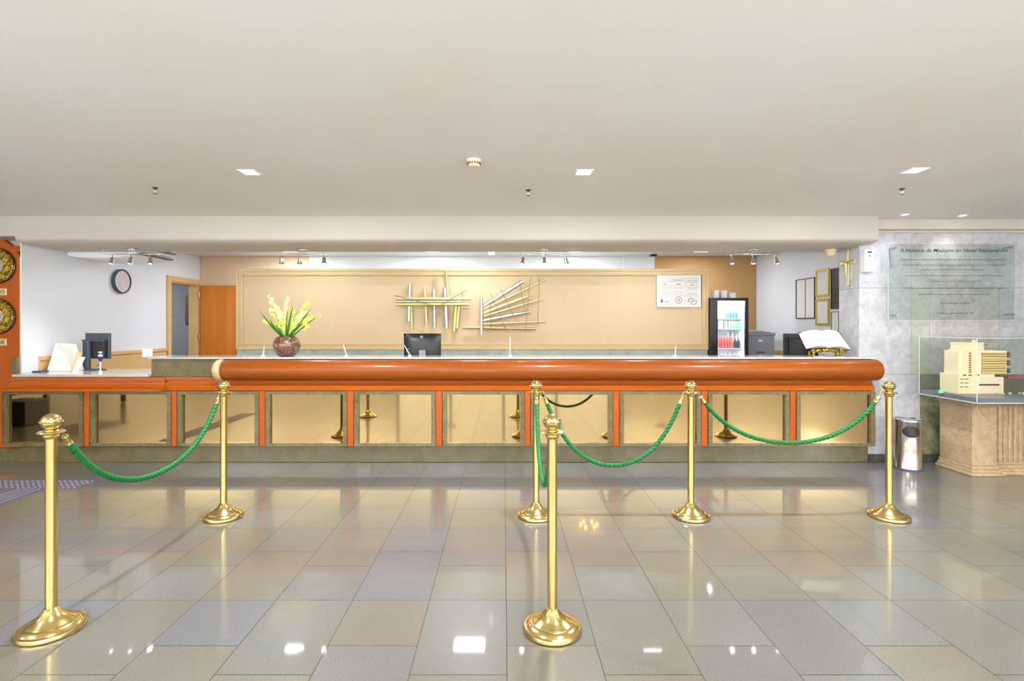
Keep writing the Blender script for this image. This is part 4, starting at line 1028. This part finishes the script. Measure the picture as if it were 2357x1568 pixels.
lines = [(598, 2074, 2316, 'Empreendedores constroem uma idéia porque não veem a volta e hoje que mostra a dedicação e'),
         (610.5, 2076, 2313, 'Luiz Antonio Miguez proprietário e construtor resolveu, com muito esforço, oferecer um empreendimento'),
         (621, 2121, 2267, 'que marca a época e as tradições através das obras que deixou'),
         (635, 2081, 2312, 'A construção do Hotel Nacional Inn aconteceu em meados do ano de 1994 e foi inaugurado'),
         (648, 2130, 2258, 'com sua inauguração na data de 18 de outubro de 1994'),
         (664, 2081, 2312, 'A maquete aqui apresentada, do mesmo Miguez, foi a obra em 18 de agosto de 1992, que mostra a'),
         (678, 2113, 2279, 'apresentação do dia iniciado e realizado em obra e é um sonho comprovado'),
         (699, 2164, 2232, 'Nós confiamos em Deus'),
         (722, 2155, 2241, 'Araraquara, 18 de outubro de 1994')]
for (y, x0, x1, s) in lines:
    text_mb(s, PX(x1, Yq)-PX(x0, Yq), .015 if y < 690 else .02, (PX((x0+x1)/2, Yq), Yq-.001, PZ(y+1, Yq)), shear=.35).build('script_line', M['txt'], pq)

# steel bin
Yb = 5.31; X = PX(2089, Yb)
bn = thing('pedal_bin', (X, Yb, 0), 'polished steel cylindrical waste bin with dark flap beside the marble wall', 'waste bin')
MB().lathe([(.115, 0), (.121, .004), (.121, .02), (.118, .024), (.118, .478), (.121, .482)], (X, Yb, 0), n=56).build('body', M['steel'], bn, smooth=True)
MB().lathe([(.122, .478), (.124, .486), (.122, .494), (.112, .498), (.108, .492), (0, .490)], (X, Yb, 0), n=56).build('lid', M['chrome'], bn, smooth=True)
MB().lathe([(.112, 0), (.122, 0), (.123, .012), (.121, .016)], (X, Yb, 0), n=56).build('foot_ring', M['dkgrey'], bn, smooth=True)
fp = MB(); n = 16; v = []; f = []
a0 = math.radians(-90)+math.atan2(-X, Yb)*0+math.radians(-22)
for j in range(9):
    for i in range(n+1):
        u = 2*i/n-1; w = 2*j/8-1
        hw = .60*(1-abs(w)**3*.35); aa = a0+u*hw; rr_ = .1215
        v.append((X+rr_*math.cos(aa), Yb+rr_*math.sin(aa), .385+w*.052*(1-.25*abs(u)**3)))
for j in range(8):
    for i in range(n): a = j*(n+1)+i; f.append((a, a+1, a+n+2, a+n+1))
fo_ = fp.add(v, f).build('flap', M['black'], bn, smooth=True); so = fo_.modifiers.new('s', 'SOLIDIFY'); so.thickness = .006; so.offset = 0

# pedestal
pd = thing('pedestal', (5.1, 5.2, 0), 'beige travertine pedestal with pilasters carrying the model case', 'pedestal')
x0, y0, y1 = 4.475, 5.06, 5.44; zt = .715
MB().box(x0+.24, 6.2, y0+.05, y1, .09, zt).build('core', M['traver'], pd, bev=.004)
MB().box(x0, x0+.235, y0, y1, .09, zt-.06).build('pilaster', M['traver'], pd, bev=.005)
fluted = MB()
xx = x0+.30
while xx < 6.1: fluted.cyl((xx, y0+.05, .12), (xx, y0+.05, zt-.05), .016, n=10); xx += .05
fluted.build('fluting', M['traver'], pd, smooth=True)
for k, (e, za, zb_) in enumerate(((.045, 0, .03), (.028, .03, .055), (.012, .055, .09))):
    MB().box(x0-e, x0+.235+e, y0-e, y1, za, zb_).box(x0+.2, 6.2, y0+.05-e, y1, za, zb_).build('base_step', M['traver'], pd, bev=.005)
for k, (e, za, zb_) in enumerate(((.012, zt-.06, zt-.035), (.03, zt-.035, zt-.015), (.045, zt-.015, zt+.012))):
    MB().box(x0-e, x0+.235+e, y0-e, y1, za, zb_).build('cap_step', M['traver'], pd, bev=.004)
MB().box(x0+.2, 6.2, y0+.03, y1, zt-.03, zt+.012).build('cap_rail', M['traver'], pd, bev=.004)
# display case: board and glass
bx0, by0, by1 = 4.235, 4.74, 5.40; zb0 = .73
dcs = thing('display_case', (5.2, 5.1, zb0), 'low glass display case with pale rimmed grey board on the travertine pedestal', 'display case')
MB().box(bx0, 6.2, by0, by1, zb0, zb0+.012).build('base_rim', M['marblep'], dcs, bev=.003)
MB().box(bx0+.01, 6.19, by0+.01, by1-.01, zb0+.012, zb0+.05).build('board', M['board'], dcs, bev=.002)
zg = 1.315
gl = MB().box(bx0, bx0+.006, by0+.006, by1-.006, zb0+.0121, zg).box(bx0, 6.2, by0, by0+.006, zb0+.0121, zg).box(bx0+.006, 6.2, by1-.006, by1, zb0+.0121, zg)
gl.build('glass_wall', M['glass'], dcs)
MB().box(bx0, 6.2, by0, by1, zg, zg+.006).build('glass_lid', M['glass'], dcs)
e = MB()
for (a, b_) in (((bx0, by0, zb0+.012), (bx0, by0, zg)), ((bx0, by1, zb0+.012), (bx0, by1, zg)), ((bx0, by0, zg+.003), (6.2, by0, zg+.003)), ((bx0, by0, zg+.003), (bx0, by1, zg+.003)), ((bx0, by1, zg+.003), (6.2, by1, zg+.003))):
    e.cyl(a, b_, .0028, n=6)
e.build('polished_edge', M['edge'], dcs)
# architectural model
zs = zb0+.0505
md = thing('building_model', (4.75, 5.1, zs), 'cream card scale model of the tower hotel inside the glass case', 'model')
def mx(px, Y): return PX(px, Y)
Ya = 5.04
MB().box(mx(2207, Ya), mx(2290, Ya), Ya, Ya+.22, zs, PZ(862, Ya)).build('podium', M['cream_model'], md, bev=.002)
MB().box(mx(2222, Ya), mx(2260, Ya), Ya+.005, Ya+.2, PZ(862, Ya), PZ(806, Ya)).box(mx(2213, Ya), mx(2222, Ya), Ya+.03, Ya+.2, PZ(862, Ya), PZ(808, Ya)).build('tower', M['cream_model'], md, bev=.002)
MB().box(mx(2226, Ya), mx(2272, Ya), Ya+.03, Ya+.19, PZ(808, Ya), PZ(789, Ya)).box(mx(2258, Ya), mx(2264, Ya), Ya+.08, Ya+.1, PZ(792, Ya), PZ(783, Ya)).build('roof_block', M['cream_model'], md, bev=.002)
MB().box(mx(2262, Ya), mx(2325, Ya), Ya+.03, Ya+.2, PZ(862, Ya), PZ(808, Ya)).build('wing', M['cream_model'], md, bev=.001)
st_ = MB(); dk_ = MB()
for k in range(9):
    yq = 812+k*5.6
    st_.box(mx(2264, Ya), mx(2322, Ya), Ya+.018, Ya+.031, PZ(yq+2.6, Ya), PZ(yq, Ya))
    dk_.box(mx(2266, Ya), mx(2320, Ya), Ya+.027, Ya+.0305, PZ(yq+4.2, Ya), PZ(yq+2.6, Ya))
    if k % 3 == 2: st_.box(mx(2260, Ya), mx(2330, Ya), Ya+.012, Ya+.031, PZ(yq+4.4, Ya), PZ(yq+3.0, Ya))
st_.build('balcony', M['model2'], md)
for k in range(3): dk_.box(mx(2323, Ya), mx(2329, Ya), Ya+.015, Ya+.1, PZ(823+k*19, Ya), PZ(811+k*19, Ya))
for yq in (872, 881, 890):
    for x_ in (2210, 2221): dk_.box(mx(x_, Ya), mx(x_+8, Ya), Ya-.001, Ya+.002, PZ(yq+1.6, Ya), PZ(yq, Ya))
for x_ in (2216, 2229, 2247): dk_.box(mx(x_, Ya), mx(x_+8, Ya), Ya-.001, Ya+.004, PZ(865, Ya), PZ(862.5, Ya))
for x_ in (2270, 2276): dk_.box(mx(x_, Ya), mx(x_+3, Ya), Ya+.028, Ya+.0305, PZ(796, Ya), PZ(794, Ya))
dk_.box(mx(2254, Ya), mx(2300, Ya), Ya-.003, Ya+.0, PZ(888, Ya), PZ(884, Ya))
dk_.build('window_band', M['modeld'], md)
rb = MB()
for k in range(9): rb.box(mx(2231, Ya), mx(2236, Ya), Ya+.002, Ya+.006, PZ(812+k*5.4+3.6, Ya), PZ(812+k*5.4, Ya))
rb.build('red_window_strip', M['modelr'], md)
MB().box(mx(2255, Ya), mx(2310, Ya), Ya-.002, Ya+.03, zs, PZ(868, Ya)).build('forecourt_block', M['ivory'], md, bev=.002)
MB().box(mx(2306, Ya+.05), 5.35, Ya+.05, Ya+.22, zs, PZ(872, Ya)).build('annex', M['modeld'], md, bev=.002)
MB().box(mx(2318, Ya+.04), 5.4, Ya+.03, Ya+.24, PZ(872, Ya), PZ(868, Ya)).build('annex_roof', M['redp'], md)
gr = MB()
for i in range(26): gr.sphere((random.uniform(mx(2290, 5.0), 5.1), random.uniform(4.97, 5.03), zs+.008), random.uniform(.006, .014), 8, 6)
gr.build('model_shrubs', M['leafp'], md)
tag(MB().box(mx(2162, 5.1), mx(2172, 5.1), 5.1, 5.115, zs, zs+.03).box(mx(2165, 5.1), mx(2168, 5.1), 5.1, 5.11, zs+.03, zs+.045).build('glass_figurine', M['corg']), 'tiny pale green figurine alone at left inside the glass case', 'figurine')

# ================================================================== TACTILE FLOOR STRIPS
def tact(x0, x1, y0, y1, studs, lab):
    t = thing('tactile_strip', ((x0+x1)/2, (y0+y1)/2, 0), lab, 'floor marking', 'mauve tactile floor strips')
    MB().box(x0, x1, y0, y1, .0005, .003).build('mat', M['tactile'], t)
    m = MB()
    if studs:
        nx = int((x1-x0)/.05); ny = int((y1-y0)/.05)
        for i in range(nx):
            for j in range(ny): m.lathe([(.013, 0), (.011, .004), (0, .0045)], (x0+.025+i*.05, y0+.025+j*.05, .003), n=8)
    else:
        for i in range(4): m.box(x0+.03+i*.058, x0+.048+i*.058, y0, y1, .003, .006)
    m.build('raised_pattern', M['tactile2'], t)
tact(-5.0, -3.74, 4.64, 4.90, True, 'studded mauve tactile strip on the floor by the left end of the desk')
tact(-4.27, -4.02, 2.2, 4.635, False, 'ribbed mauve tactile guide strip leading towards the viewer at left')

# uplights added unseen behind the viewpoint to brighten the lobby ceiling
for i, (X, Y) in enumerate(((-7.2, -3.0), (-4.2, -3.2), (-1.4, -3.2), (1.4, -3.2), (4.2, -3.2), (7.4, -3.0))):
    t = thing('added_uplight', (X, Y, 0), 'added brass uplight, unseen behind the viewpoint, brightening the lobby ceiling', 'added light', 'added ceiling uplights')
    MB().lathe([(.14, 0), (.14, .02), (.02, .04)], (X, Y, 0), n=32).build('base', M['brass'], t, smooth=True)
    MB().cyl((X, Y, .03), (X, Y, 1.16), .014, n=16).build('pole', M['brass'], t, smooth=True)
    MB().lathe([(.02, 1.12), (.10, 1.16), (.2, 1.26), (.19, 1.26), (.09, 1.18), (.0, 1.16)], (X, Y, 0), n=32).build('bowl_shade', M['ivory'], t, smooth=True)
    area('lamp', (X, Y, 1.265), .34, 320, (.85, .91, 1.0), rot=(PI, 0, 0))
# small warm chandelier seen as a glow in the polished floor
X, Y = 1.65, .57
ch = thing('chandelier', (X, Y, 2.5), 'small warm six bulb ceiling fitting above the viewpoint', 'chandelier')
MB().lathe([(.06, .04), (.06, .02), (.01, .0), (.01, -.06)], (X, Y, 2.5), n=24).build('stem', M['brass'], ch, smooth=True)
M['warmbulb'] = mat('warm bulb', (255, 230, 190), .4, emit=(255, 214, 160), estr=40)
for k in range(6):
    a = 2*PI*k/6; q = Vector((X+.16*math.cos(a), Y+.16*math.sin(a), 2.42))
    MB().tube([(X, Y, 2.45), (X+.08*math.cos(a), Y+.08*math.sin(a), 2.42), q], .005, 8).build('arm', M['brass'], ch, smooth=True)
    MB().sphere(q, .026, 12, 8).build('bulb', M['warmbulb'], ch, smooth=True)

# furniture seen only in the mirror panels
bn2 = thing('waiting_bench', (-7.6, 2.2, 0), 'dark walnut waiting bench against the left side of the lobby', 'bench')
MB().box(-8.0, -7.2, .6, 4.2, .40, .46).build('seat', M['darkwood'], bn2, bev=.01)
for x in (-7.95, -7.27):
    for y in (.7, 2.4, 4.1): MB().box(x, x+.06, y, y+.06, 0, .40).build('leg', M['darkwood'], bn2)
pb = tag(MB().box(-7.2, -6.8, 2.9, 3.3, 0, .35).build('dark_planter', M['black'], bev=.01), 'black square planter beside the walnut bench', 'planter')

# ================================================================== LIGHT, WORLD, CAMERA
w = bpy.data.worlds.new('world'); bpy.context.scene.world = w; w.use_nodes = True
w.node_tree.nodes['Background'].inputs[0].default_value = (1.0, .98, .95, 1)
w.node_tree.nodes['Background'].inputs[1].default_value = 2.5
cam = bpy.data.cameras.new('camera'); co = bpy.data.objects.new('camera', cam); C.objects.link(co)
cam.sensor_width = 36; cam.lens = F/2357*36; cam.clip_start = .05
cam.shift_x = (2357/2-CX)/2357; cam.shift_y = -(1568/2-CY)/2357
co.location = (0, 0, H); co.rotation_euler = (PI/2, 0, 0)
bpy.context.scene.camera = co
s = bpy.context.scene
s.view_settings.view_transform = 'Standard'; s.view_settings.look = 'None'; s.view_settings.gamma = 1
s.view_settings.use_curve_mapping = False; s.view_settings.exposure = 0.7
s.cycles.max_bounces = 10; s.cycles.diffuse_bounces = 5; s.cycles.glossy_bounces = 5; s.cycles.transparent_max_bounces = 12
